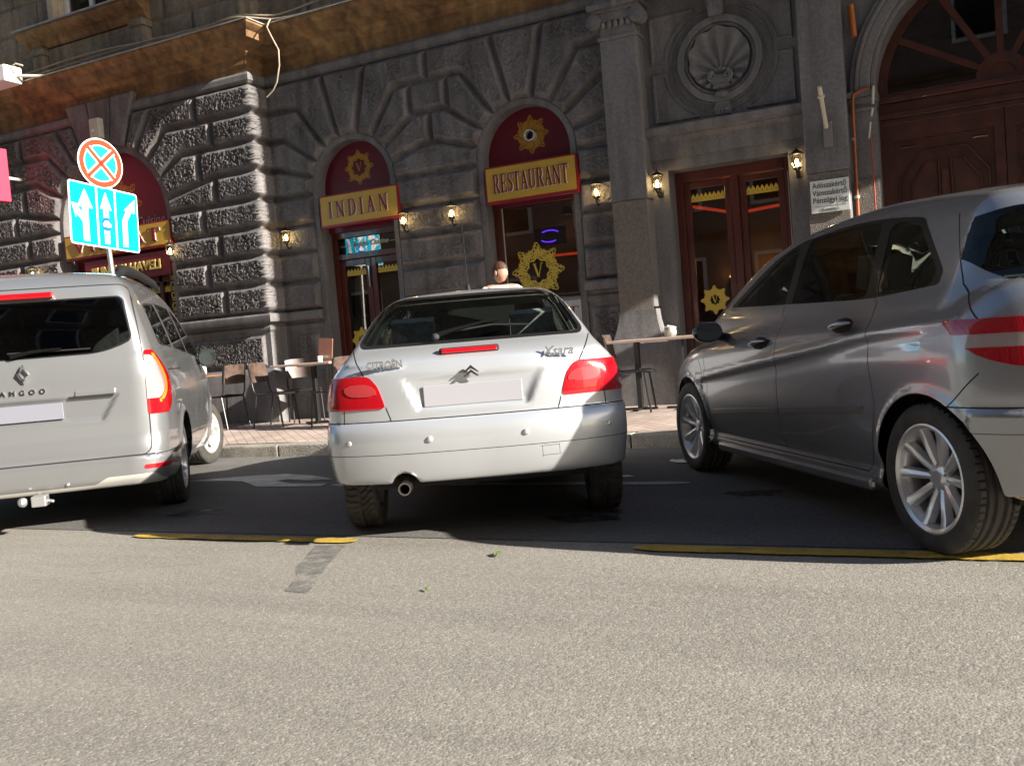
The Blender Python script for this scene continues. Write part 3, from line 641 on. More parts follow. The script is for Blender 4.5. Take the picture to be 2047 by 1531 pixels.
# doors / windows of the restaurant
def leafdoor(x0, x1, y, z0, z1, frame, name='door', mats=None, inner=True, extra=0):
    mb = MB(); f = frame; mb.box((x0, y, z0), (x0+f, y+.06, z1)); mb.box((x1-f, y, z0), (x1, y+.06, z1)); mb.box((x0+f, y, z1-f), (x1-f, y+.06, z1)); mb.box((x0+f, y, z0), (x1-f, y+.06, z0+f*1.6+extra))
    o = mb.build(name, mats or m_wood, bld, bevel=.006)
    MB().box((x0+f, y+.025, z0+f*1.6+extra), (x1-f, y+.031, z1-f)).build('pane', g_shop, o); return o
def frieze(x0, x1, z, y, o):
    n = int((x1-x0)/.048); mb = MB()
    for i in range(n):
        c = x0+(i+.5)*(x1-x0)/n; w = (x1-x0)/n/2; P = [(c-w, z), (c-w*.98, z+.055), (c-w*.55, z+.078), (c, z+.10), (c+w*.55, z+.078), (c+w*.98, z+.055), (c+w, z)]
        mb.add([(a, y, b) for a, b in P]+[(c+(a-c)*.18, y, z+.03+(b-z)*.16) for a, b in P], [(k, k+1, k+8, k+7) for k in range(6)]+[(0, 7, 13, 6)])
    mb.build('gold_frieze', m_golds, o)
# INDIAN door
DY = YM+.22
mb = MB(); mb.box((-7.8, DY, .15), (-7.72, DY+.12, 2.8)); mb.box((-6.68, DY, .15), (-6.6, DY+.12, 2.8)); mb.box((-7.72, DY-.01, 2.36), (-6.68, DY+.12, 2.44)); mb.box((-7.72, DY, 2.66), (-6.68, DY+.12, 2.85)); fr = mb.build('door_frame', m_wood, bld, bevel=.006)
MB().box((-7.72, DY+.04, 2.44), (-6.68, DY+.046, 2.66)).build('pane', g_shop, fr)
text_mb('Indian Cuisine', .105, .002, TX(-7.18, DY+.032, 2.53) @ Matrix(((1, .3, 0, 0), (0, 1, 0, 0), (0, 0, 1, 0), (0, 0, 0, 1))), bold=.001).build('script', m_offw, fr)
MB().box((-7.68, DY+.03, 2.545), (-7.52, DY+.034, 2.552)).box((-6.86, DY+.03, 2.545), (-6.70, DY+.034, 2.552)).build('script_line', m_offw, fr)
for x0, x1 in ((-7.72, -7.2), (-7.2, -6.68)):
    o = leafdoor(x0+.003, x1-.003, DY+.03, .17, 2.355, .085, extra=.5); frieze(x0+.1, x1-.1, 2.13, DY+.05, o)
    star((x0+.26, 1.22), .19, DY+.048, parent=o, m=m_golds, fret=False, rin=.35)
mb = MB(); mb.box((-7.235, DY+.0, 1.95), (-7.215, DY+.02, 2.24)); mb.build('door_handle', m_chrome, bld)
# window
WY = YM+.18
mb = MB(); mb.box((-5.21, WY, .95), (-5.10, WY+.1, 2.8)); mb.box((-4.10, WY, .95), (-4.01, WY+.1, 2.8)); mb.box((-5.1, WY, .95), (-4.1, WY+.1, 1.05)); mb.box((-5.1, WY, 2.76), (-4.1, WY+.1, 2.85)); o = mb.build('shop_window', m_wood, bld, bevel=.006)
MB().box((-5.1, WY+.04, 1.05), (-4.1, WY+.046, 2.76)).build('pane', g_shop, o)
MB().box((-5.098, WY+.02, 2.745), (-4.102, WY+.036, 2.755)).box((-5.1, WY+.02, 1.05), (-5.092, WY+.036, 2.755)).build('glazing_bead', m_offw, o)
star((-4.66, 1.90), .37, WY+.034, parent=o, m=m_golds, rin=.42)
mb = MB(); mb.box((-5.09, WY+.03, 1.05), (-4.11, WY+.036, 1.48)); mb.build('pale_band', mat('pale_film', (.55, .56, .58), .5), o)  # pale strip across the bottom of the pane
serif(MB(), 'T', -4.30, -4.14, 1.26, .15, WY+.024, WY+.029).build('letter', m_ltr, o)
m_neon = mat('neon_blue', (.05, .02, .3), .4, emit=(.12, .03, 1), es=1.6)
t = thing('neon_sign', 'small dark panel with a glowing violet blue neon ellipse hanging inside the window', 'neon sign', (-4.6, 11.15, 2.2))
MB().box((-4.82, 11.15, 2.24), (-4.38, 11.17, 2.47)).build('back_panel', m_dark, t)
mb = MB()
for a0, a1 in ((.6, 2.3), (3.8, 5.3)): mb.tube([(-4.6+.15*math.cos(a0+(a1-a0)*k/14), 11.14, 2.355+.075*math.sin(a0+(a1-a0)*k/14)) for k in range(15)], .008, 6)
mb.build('neon_tube', m_neon, t)
# bay doors
BY = YM+.28
mb = MB(); mb.box((-2.83, BY, .15), (-2.74, BY+.1, 2.86)); mb.box((-1.57, BY, .15), (-1.48, BY+.1, 2.86)); mb.box((-2.74, BY, 2.74), (-1.57, BY+.1, 2.86)); mb.box((-2.18, BY-.01, .15), (-2.09, BY+.1, 2.74)); mb.build('door_frame', m_wood, bld, bevel=.008)
mb = MB(); mb.box((-1.535, BY-.012, .15), (-1.528, BY-.004, 2.7)); mb.build('frame_bead', m_offw, bld)
for x0, x1 in ((-2.74, -2.18), (-2.09, -1.57)):
    o = leafdoor(x0+.004, x1-.004, BY+.02, .17, 2.73, .075, extra=.55); frieze(x0+.08, x1-.08, 2.50, BY+.04, o)
    star(((x0+x1)/2, 1.33), .175, BY+.038, parent=o, m=m_golds, fret=False, rin=.35)
# big left shopfront under VIRAAT
VY = YL+.22
mb = MB(); 
for x in (-12.46, -11.9, -11.33, -10.80, -10.46): mb.box((x, VY, .15), (x+.08, VY+.1, 2.86))
mb.box((-12.4, VY, 2.36), (-10.4, VY+.1, 2.46)); mb.build('shopfront_frame', m_wood, bld, bevel=.006)
MB().box((-12.4, VY+.04, .6), (-10.46, VY+.046, 2.8)).build('shopfront_pane', g_shop, bld)
o = MB().box((-12.4, VY+.02, .15), (-10.46, VY+.06, .62)).build('shopfront_panel', m_wood, bld); frieze(-12.3, -10.5, 2.2, VY+.02, o)
m_orn = mat('arabesque_base', (.03, .015, .008), .5)
o = MB().box((-10.44, VY-.14, .15), (-10.255, VY+.1, 2.85)).build('arabesque_pilaster', m_orn, bld)
mb = MB()
for k in range(34):
    z = .25+k*.078; c = (-10.348+(.035 if k % 2 else -.035)); mb.ring((c, z), .034, .047, VY-.147, VY-.141, n=10); mb.ring((-10.348-(.04 if k % 2 else -.04), z+.02), .014, .024, VY-.147, VY-.141, n=8)
mb.build('arabesque', m_golds, o)
# ================= lanterns =================
m_bulb = mat('lamp_bulb', (1, .85, .5), .4, emit=(1, .74, .36), es=16)
g_lan = glass('lantern_glass', (.95, .9, .8), 1.3)
def lantern(dx):
    t = thing('wall_lantern', '', 'wall lamp', (0, 0, 0))
    mb = MB(); mb.box((-.035, -.015, -.12), (.035, 0, .02)); mb.tube([(0, -.01, -.05), (0, -.05, -.10), (0, -.10, -.125), (0, -.145, -.10), (0, -.15, -.05)], .011, 8); mb.ball((0, -.15, -.06), .022, 8); mb.tube([(0, -.02, -.09), (0, -.06, -.055), (0, -.035, -.02), (0, -.012, -.04)], .006, 6); mb.build('bracket', m_black, t, world=False, smooth=40)
    mb = MB(); mb.lathe([(.035, -.045), (.05, -.03), (.044, -.02), (.0, -.02)], 6, Matrix.Translation((0, -.15, 0)))
    mb.lathe([(.0, .20), (.012, .19), (.008, .175), (.02, .165), (.04, .15), (.078, .125), (.085, .115), (.07, .112), (.0, .115)], 6, Matrix.Translation((0, -.15, 0)))
    for k in range(6):
        a = k*PI/3; mb.tube([(.044*math.cos(a), -.15+.044*math.sin(a), -.03), (.068*math.cos(a), -.15+.068*math.sin(a), .115)], .004, 5)
    mb.build('lantern_cage', m_black, t, world=False)
    mb = MB(); mb.lathe([(.041, -.028), (.065, .113)], 6, Matrix.Translation((0, -.15, 0))); mb.build('lantern_glass', g_lan, t, world=False)
    mb = MB(); mb.ball((0, -.15, .035), (.021, .021, .034), 10); mb.cyl((0, -.15, -.02), (0, -.15, .01), .012, 8); mb.build('bulb', m_bulb, t, world=False, smooth=True); return t
LAMPS = [(-8.27, YM-.055, 2.74, 'lit black lantern on the shaded stone left of the INDIAN sign', 1), (-6.34, YM-.055, 2.73, 'lit black lantern just right of the INDIAN sign', 1), (-5.62, YM-.055, 2.73, 'lit black lantern on the rusticated pier, just left of the RESTAURANT sign', 1),
 (-3.66, YM-.055, 2.72, 'brightly lit black lantern on stone between the RESTAURANT sign and the pillar', 1), (-2.93, YM, 2.72, 'brightly lit black lantern on the right side of the pillar, left of the glazed door', 1), (-1.37, YM, 2.72, 'brightly lit black lantern right of the glazed door, above the white plaque', 1),
 (-10.10, YL-.055, 2.74, 'sunlit lantern at the right end of the VIRAAT sign', 0), (-13.05, YL-.055, 2.70, 'sunlit lantern low at the far left, just above the van roof', 0)]
L0 = lantern(0)
for i, (x, y, z, lb, pw) in enumerate(LAMPS):
    o = L0 if i == 0 else copy_tree(L0); o.location = (x, y+.01, z-.04); tag(o, lb, 'wall lamp', 'lanterns along the restaurant front')
    if pw:
        l = bpy.data.lights.new('lamp_light', 'POINT'); l.energy = .65; l.color = (1, .68, .34); l.shadow_soft_size = .03
        lo = bpy.data.objects.new('lamp_light', l); C.objects.link(lo); lo.parent = o; lo.location = (0, -.15, .035)
# ================= wall fixtures =================
t = thing('wall_plaque', 'white plaque with three lines of dark serif Hungarian text on the right pillar', 'plaque', (-1.04, 10.33, 2.12))
MB().box((-1.235, 10.318, 2.125), (-.845, 10.336, 2.465)).build('plate', mat('enamel', (.62, .64, .62), .3, var=.05, vscale=6), t, bevel=.004)
m_ink = mat('ink', (.05, .07, .07), .5)
mb = MB()
for k, (tx, sz) in enumerate((('Adószakértő', .082), ('Vámszakértő', .082), ('Pénzügyi jog', .082))): q = text_mb(tx, sz, .001, TX(-1.04, 10.3155, 2.385-k*.078), sx=.80 if k < 2 else .86, bold=.0007); mb.add(q.v, q.f)
q = text_mb('III.emelet 2.', .042, .001, TX(-1.04, 10.3155, 2.145), sx=.9); mb.add(q.v, q.f); mb.box((-1.2, 10.316, 2.19), (-.88, 10.3175, 2.193)); mb.build('lettering', m_ink, t)
t = thing('flagpole_holder', 'slanting pale metal flagpole tube fixed to the right pillar', 'pole holder', (-1.02, 10.33, 2.9))
m_cream = mat('cream_enamel', (.52, .47, .36), .4)
mb = MB(); mb.tube([(-1.03, 10.30, 3.0), (-1.04, 9.98, 3.36)], .022, 12, caps=False); mb.tube([(-1.03, 10.30, 3.0), (-1.04, 9.985, 3.355)], .016, 12); mb.build('tube', m_cream, t, smooth=40)
MB().tube([(-1.038, 10.06, 3.27), (-1.0385, 10.045, 3.287)], .036, 12).build('collar', m_cream, t, smooth=40)
MB().box((-1.065, 10.29, 2.80), (-.975, 10.34, 3.06)).build('wall_box', mat('grey_box', (.16, .15, .15), .6), t, bevel=.006)
m_cu = mat('copper_pipe', (.33, .095, .035), .4, metal=.3, var=.2, vscale=10)
t = thing('copper_pipe', 'orange brown copper pipe bending over and running down the rough jamb left of the gate', 'pipe', (-.79, 10.55, .15))
MB().tube([(-.60, YM-.08, 3.375), (-.70, YM-.1, 3.36), (-.76, YM-.11, 3.33), (-.775, YM-.09, 3.25), (-.78, YM-.08, 3.0), (-.79, YM-.06, 2.2), (-.80, YM-.06, .15)], .018, 10).build('tube', m_cu, t, smooth=60)
mb = MB()
for z in (2.86, 2.25, 1.2): mb.cyl((-.79, YM-.07, z), (-.79, YM-.07, z+.03), .027, 10)
mb.build('bracket', MT['zinc'], t)
t = thing('copper_pipe', 'short stub of orange pipe high beside the gate arch', 'pipe', (-.75, 10.55, 3.95))
MB().tube([(-.735, YM-.08, 4.26), (-.72, YM-.08, 3.93)], .032, 12).build('tube', mat('orange_pvc', (.4, .11, .02), .45), t, smooth=60)
t = thing('cable_conduit', 'thin reddish conduit with loose white cable ends beside the gate', 'conduit', (-.62, 10.55, .15))
MB().tube([(-.62, YM-.05, 2.95), (-.615, YM-.05, 2.6), (-.61, YM-.05, .15)], .009, 8).build('conduit_tube', mat('red_conduit', (.28, .06, .05), .5), t)
mb = MB(); mb.tube([(-.56, YM-.12, 3.38), (-.575, YM-.12, 3.2)], .014, 8); mb.tube([(-.58, YM-.11, 3.16), (-.6, YM-.1, 3.08)], .012, 8); mb.tube([(-.61, YM-.1, 3.02), (-.635, YM-.07, 2.86)], .01, 8); mb.build('cable_end', m_offw, t, smooth=60)
m_cab = mat('old_cable', (.30, .25, .18), .7, var=.2, vscale=14)
t = thing('loose_cable', 'loose cable end dangling from the cornice right of the building corner', 'cable', (-7.97, 10.12, 5.6))
MB().tube([(-7.99, 10.14, 5.60), (-7.97, 10.08, 5.55), (-7.95, 10.0, 5.45), (-7.86, 9.98, 5.28), (-7.79, 10, 5.12), (-7.80, 10, 4.92), (-7.88, 10.02, 4.72), (-7.96, 10.03, 4.63), (-8.08, 10.03, 4.56)], .011, 8).build('cable_strand', m_cab, t, smooth=60)
t = thing('cable_bundle', 'sagging bundle of old cables lying along the top of the cornice', 'cables', (-10.5, 9.95, 5.62))
for k in range(3):
    P = []
    for i in range(60):
        x = -13.3+i*.105; yb = 9.93 if x < -8.3 else 10.18; yb = 9.93+.32*float(sstep(np.array((x+8.5)/.5)))
        P.append((x, yb+.02*k+.03*math.sin(x*1.7+k*2), 5.625+.045*k+.03*math.sin(x*1.1+k)*(k+1)*.6+.05*math.exp(-((x+8.4)/.4)**2)))
    MB().tube(P, .009+.002*k, 7).build('cable_strand', m_cab, t, smooth=60)
t = thing('siren_box', 'small beige alarm box on the keystone above the round no stopping sign', 'alarm box', (-11.35, 10.14, 4.6))
MB().box((-11.47, 10.04, 4.56), (-11.27, 10.15, 4.86)).build('housing', m_offw, t, bevel=.02); MB().box((-11.42, 10.035, 4.66), (-11.36, 10.042, 4.69)).build('indicator', m_white, t)
t = thing('floodlight', 'white boxy outdoor unit on a tube arm above the cornice at the far left', 'light box', (-13.5, 9.9, 5.7))
MB().box((-13.9, 9.45, 5.49), (-12.42, 9.75, 5.74)).build('housing', mat('white_sheet', (.75, .75, .72), .4), t, bevel=.02)
MB().tube([(-12.45, 9.62, 5.60), (-12.05, 9.85, 5.57)], .025, 8).tube([(-12.44, 9.55, 5.68), (-12.3, 9.56, 5.74), (-12.2, 9.6, 5.70)], .012, 6).build('arm', m_cream, t, smooth=60)
t = thing('projecting_sign', 'bright pink red box sign sticking out from the wall at the left edge', 'sign', (-13.2, 10.1, 3.9))
MB().box((-13.27, 8.4, 3.84), (-13.15, 9.9, 4.66)).build('light_box', mat('pink_red', (.55, .03, .07), .5), t, bevel=.006)
MB().box((-13.24, 9.9, 4.2), (-13.18, 10.25, 4.24)).build('bracket', m_offw, t)
# ================= car engine =================
def I(v, pts):
    xs = np.array([p[0] for p in pts], float); ys = np.array([p[1] for p in pts], float); d = np.diff(ys)/np.diff(xs); m = np.zeros(len(xs)); m[0], m[-1] = d[0], d[-1]
    for i in range(1, len(xs)-1): m[i] = 0 if d[i-1]*d[i] <= 0 else 2*d[i-1]*d[i]/(d[i-1]+d[i])
    v = np.clip(v, xs[0], xs[-1]); k = np.clip(np.searchsorted(xs, v)-1, 0, len(xs)-2); h = xs[k+1]-xs[k]; t = (v-xs[k])/h
    return (2*t**3-3*t**2+1)*ys[k]+(t**3-2*t**2+t)*h*m[k]+(-2*t**3+3*t**2)*ys[k+1]+(t**3-t**2)*h*m[k+1]
def smax(a, b, k): h = np.maximum(k-np.abs(a-b), 0)/k; return np.maximum(a, b)+h*h*k/4
def smin(a, b, k): return -smax(-a, -b, k)
def sdpoly(x, y, P):
    d = np.full(np.shape(x), 1e9); s = np.ones(np.shape(x)); n = len(P)
    for i in range(n):
        ax, ay = P[i]; bx, by = P[i-1]; ex, ey = bx-ax, by-ay; wx, wy = x-ax, y-ay
        t = np.clip((wx*ex+wy*ey)/(ex*ex+ey*ey), 0, 1); d = np.minimum(d, (wx-ex*t)**2+(wy-ey*t)**2)
        c1, c2, c3 = y >= ay, y < by, ex*wy > ey*wx; fl = (c1 & c2 & c3) | (~c1 & ~c2 & ~c3); s = np.where(fl, -s, s)
    return s*np.sqrt(d)
def rpoly(P, r):  # rounded polygon sdf
    c = np.mean(np.array(P), 0)
    def f(x, y): return sdpoly(x, y, P)
    def g(x, y):
        d = f(x, y)+r; # inset then grow, approximates rounded corners
        n = len(P); E = []
        for i in range(n):
            a = np.array(P[i]); b = np.array(P[(i+1) % n]); e = b-a; nn = np.array([e[1], -e[0]])/np.hypot(*e)
            if np.dot(nn, c-a) > 0: nn = -nn
            E.append((x-a[0])*nn[0]+(y-a[1])*nn[1]+r)
        E = np.stack(E); return np.minimum(E.max(0), 0)+np.sqrt((np.maximum(E, 0)**2).sum(0))-r
    return g
def net(fn, lo, hi, h):
    ax = [np.arange(lo[i], hi[i]+h, h) for i in range(3)]; X, Y, Z = np.meshgrid(*ax, indexing='ij'); G = fn(X, Y, Z); ins = G < 0
    c = np.zeros(np.array(G.shape)-1, int)
    for a in (0, 1):
        for b in (0, 1):
            for d in (0, 1): c += ins[a:G.shape[0]-1+a, b:G.shape[1]-1+b, d:G.shape[2]-1+d]
    act = (c > 0) & (c < 8); idx = -np.ones(act.shape, int); ii = np.argwhere(act); idx[act] = np.arange(len(ii))
    pos = np.zeros((len(ii), 3)); cnt = np.zeros(len(ii))
    for axis in range(3):
        o = [q for q in range(3) if q != axis]
        for a in (0, 1):
            for b in (0, 1):
                s = ii.copy(); s[:, o[0]] += a; s[:, o[1]] += b; e = s.copy(); e[:, axis] += 1
                g0 = G[tuple(s.T)]; g1 = G[tuple(e.T)]; m = (g0 < 0) != (g1 < 0); t = np.where(m, g0/(g0-g1+1e-12), 0)
                p = s.astype(float); p[:, axis] += t; pos += p*m[:, None]; cnt += m
    V = pos/cnt[:, None]*h+np.array(lo)
    def grad(V, e=.004):
        g = np.zeros_like(V)
        for k in range(3): d = np.zeros(3); d[k] = e; g[:, k] = (fn(*(V+d).T)-fn(*(V-d).T))/(2*e)
        return g
    for _ in range(3):
        g = grad(V); f = fn(*V.T); V = V-np.clip(f/np.maximum((g*g).sum(1), .2), -h, h)[:, None]*g*.9
    N = grad(V, .006); N /= np.linalg.norm(N, axis=1)[:, None]+1e-9
    F = []
    for axis in range(3):
        u, v = (axis+1) % 3, (axis+2) % 3; sl0 = [slice(None)]*3; sl1 = [slice(None)]*3; sl0[axis] = slice(0, -1); sl1[axis] = slice(1, None)
        A = ins[tuple(sl0)]; B = ins[tuple(sl1)]; e = np.argwhere(A != B); ok = (e[:, u] > 0) & (e[:, v] > 0) & (e[:, u] < G.shape[u]-1) & (e[:, v] < G.shape[v]-1); e = e[ok]
        def cell(du, dv): q = e.copy(); q[:, u] += du; q[:, v] += dv; return idx[tuple(q.T)]
        Q = np.stack([cell(-1, -1), cell(0, -1), cell(0, 0), cell(-1, 0)], 1); fl = ~A[tuple(e.T)]; Q[fl] = Q[fl][:, ::-1]; F.append(Q)
    return V, N, np.concatenate(F)
class Shell:
    def __init__(s, fn, lo, hi, h):
        V, N, F = net(fn, lo, hi, h); s.V = [tuple(v) for v in V]; s.N = [tuple(n) for n in N]; s.F = [tuple(f) for f in F.tolist()]; s.reg = [0]*len(s.F)
    def centers(s):
        V = np.array(s.V); L = np.array([len(f) for f in s.F]); fl = np.fromiter((i for f in s.F for i in f), int); st = np.concatenate([[0], np.cumsum(L)[:-1]])
        N = np.array(s.N); s.C = np.add.reduceat(V[fl], st)/L[:, None]; s.CN = np.add.reduceat(N[fl], st)/L[:, None]; return s.C, s.CN
    def split(s, fv, cond, only=(0,)):
        """fv(x,y,z) scalar on vertices; cond(C,CN) selects faces"""
        C_, N_ = s.centers(); sel = cond(C_, N_); V = np.array(s.V); val = fv(V[:, 0], V[:, 1], V[:, 2]); val = np.where(np.abs(val) < 1e-7, 1e-7, val); cache = {}; nF = []; nR = []
        for fi, f in enumerate(s.F):
            if not sel[fi] or s.reg[fi] not in only: nF.append(f); nR.append(s.reg[fi]); continue
            vs = [val[i] for i in f]
            if min(vs) > 0 or max(vs) < 0: nF.append(f); nR.append(s.reg[fi]); continue
            P, Q = [], []; n = len(f)
            for k in range(n):
                a, b = f[k], f[(k+1) % n]; va, vb = vs[k], vs[(k+1) % n]
                (P if va > 0 else Q).append(a)
                if (va > 0) != (vb > 0):
                    key = (a, b) if a < b else (b, a)
                    if key not in cache:
                        t = va/(va-vb); pa, pb = s.V[a], s.V[b]; s.V.append(tuple(pa[q]+(pb[q]-pa[q])*t for q in range(3)))
                        na, nb = s.N[a], s.N[b]; s.N.append(tuple(na[q]+(nb[q]-na[q])*t for q in range(3))); cache[key] = len(s.V)-1
                    P.append(cache[key]); Q.append(cache[key])
            for L in (P, Q):
                if len(L) >= 3: nF.append(tuple(L)); nR.append(s.reg[fi])
        s.F, s.reg = nF, nR
    def assign(s, fv, cond, rid, only=(0,)):
        C_, N_ = s.centers(); m = cond(C_, N_) & (fv(C_[:, 0], C_[:, 1], C_[:, 2]) < 0)
        for i in np.nonzero(m)[0]:
            if s.reg[i] in only: s.reg[i] = rid
    def cut(s, fv, cond, rid, only=(0,)): s.split(fv, cond, only); s.assign(fv, cond, rid, only)
    def band(s, fv, cond, rid, w=.003, only=(0,)):
        s.split(lambda x, y, z: fv(x, y, z)-w, cond, only); s.split(lambda x, y, z: fv(x, y, z)+w, cond, only); s.assign(lambda x, y, z: np.abs(fv(x, y, z))-w, cond, rid, only)
    def seam(s, p, q, axes, cond, rid=1, w=.003, only=(0,)):
        a, b = axes; ex, ey = q[0]-p[0], q[1]-p[1]; L = math.hypot(ex, ey); nx, ny = -ey/L, ex/L
        c2 = lambda C_, N_: cond(C_, N_) & (((C_[:, a]-p[0])*ex+(C_[:, b]-p[1])*ey)/L > -.002) & (((C_[:, a]-p[0])*ex+(C_[:, b]-p[1])*ey)/L < L+.002) & (np.abs((C_[:, a]-p[0])*nx+(C_[:, b]-p[1])*ny) < .05)
        fv = lambda x, y, z: ((x, y, z)[a]-p[0])*nx+((x, y, z)[b]-p[1])*ny
        s.band(fv, c2, rid, w, only)
    def part(s, name, regs, mats, parent, off=0, mi=None, edge=0, cond=None):
        regs = set(regs); ff = [(i, f) for i, f in enumerate(s.F) if s.reg[i] in regs]
        if cond is not None: C_, N_ = s.centers(); k = cond(C_, N_); ff = [(i, f) for i, f in ff if k[i]]
        if not ff: return None
        ids = sorted({v for _, f in ff for v in f}); mp = {v: k for k, v in enumerate(ids)}; N = np.array([s.N[i] for i in ids]); V = np.array([s.V[i] for i in ids])+N*off
        F = [tuple(mp[v] for v in f) for _, f in ff]; V = [tuple(v) for v in V]; Nn = [tuple(n) for n in N]; M = [(mi or {}).get(s.reg[i], 0) for i, _ in ff]
        if edge:   # give the rim a folded-in edge
            cnt = {}
            for f in F:
                for k in range(len(f)): a, b = f[k], f[(k+1) % len(f)]; cnt[(a, b)] = cnt.get((a, b), 0)+1
            dup = {}
            for (a, b) in [e for e in cnt if (e[1], e[0]) not in cnt]:
                for v in (a, b):
                    if v not in dup: dup[v] = (len(V), len(V)+1); p = np.array(V[v]); n = np.array(Nn[v]); V.append(tuple(p)); Nn.append(tuple(n)); V.append(tuple(p-n*edge)); Nn.append(tuple(n))
                F.append((dup[a][0], dup[a][1], dup[b][1], dup[b][0])); M.append(0)
        return npmesh(name, V, F, mats, parent, True, None if edge else Nn, M)
ALL = lambda C_, N_: np.ones(len(C_), bool)
def side(s=0, ny=.35): return lambda C_, N_: (np.abs(N_[:, 1]) > ny) & ((C_[:, 1]*s > 0) if s else True)
rear = lambda C_, N_: (N_[:, 0] < -.25) & (C_[:, 0] < .6)
# ---- materials
g_car = glass('car_glass', (.55, .66, .57), 1.55); g_dark = glass('privacy_glass', (.26, .27, .26), 1.45); g_rear = glass('rear_glass', (.84, .93, .86), 1.36)
m_rub = mat('tyre_rubber', (.042, .038, .034), .8, var=.35, vscale=12, bump=.15, bscale=80, bdist=.002)
m_alloy = mat('alloy', (.72, .72, .73), .3, metal=.7, coat=.5)
m_seam = mat('panel_gap', (.006, .006, .006), .8); m_trim = mat('black_trim', (.012, .012, .013), .3, coat=.3); m_under = mat('underbody', (.008, .008, .008), .9)
m_cloth = mat('seat_cloth', (.19, .195, .20), .9, var=.3, vscale=30); m_liner = mat('headliner', (.34, .34, .31), .9)
m_red = mat('lamp_red', (.36, .004, .008), .12, coat=1); m_red2 = mat('lamp_red_light', (.36, .035, .04), .12, coat=1); m_lclear = mat('lamp_clear', (.42, .34, .34), .1, metal=.3, coat=1); m_orange = mat('lamp_orange', (.9, .16, .02), .15, coat=1, emit=(1, .12, .01), es=.6)
m_plate = mat('number_plate', (.27, .27, .30), .5); m_exh = mat('exhaust_steel', (.35, .3, .27), .3, metal=1)
def stripes(name, col, n=120, axis=1):
    m = mat(name, col, .1, coat=1); nt_ = m.node_tree; p = nt_.nodes['Principled BSDF']; w = nt_.nodes.new('ShaderNodeTexWave'); w.bands_direction = 'XYZ'[axis]; w.inputs['Scale'].default_value = n; tc = nt_.nodes.new('ShaderNodeTexCoord')
    nt_.links.new(tc.outputs['Object'], w.inputs['Vector']); b = nt_.nodes.new('ShaderNodeBump'); b.inputs['Strength'].default_value = .14; b.inputs['Distance'].default_value = .002; nt_.links.new(w.outputs['Fac'], b.inputs['Height']); nt_.links.new(b.outputs[0], p.inputs['Normal']); return m
m_redst = stripes('lamp_red_ribbed', (.36, .004, .010), 38)
def tyre_mesh(R, w, rr, pat=0):
    n = 288; m = 24; V = []
    hw = w/2; prof = [(rr-.004, -hw*.86), (rr+.012, -hw*.95), (rr+(R-rr)*.5, -hw*1.03), (R-.022, -hw*.98), (R-.008, -hw*.88)]
    tr = np.linspace(-hw*.82, hw*.82, m); full = [(r, y, 0) for r, y in prof]+[(R-.0035*(abs(y)/hw)**3, y, 1) for y in tr]+[(r, -y, 0) for r, y in prof[::-1]]
    for i in range(n):
        a = 2*PI*i/n
        for r, y, t in full:
            if t:
                u = y/hw
                if pat == 0: g = ((i/n*46+abs(u)*1.1+.25*math.sin(u*7)) % 1) < .3 or abs(abs(u)-.02) < .03
                else: g = any(abs(abs(u)-q) < .045 for q in (.22, .55)) or (abs(u) > .6 and (i/n*60+.2*u) % 1 < .2)
                if g: r -= .010
            V.append((r*math.cos(a), y, r*math.sin(a)))
    k = len(full); A = np.arange(n)[:, None]*k; B = np.arange(k-1)[None, :]; A2_ = (np.arange(1, n+1) % n)[:, None]*k
    F = np.stack([A+B, A2_+B, A2_+B+1, A+B+1], -1).reshape(-1, 4); return np.array(V), F
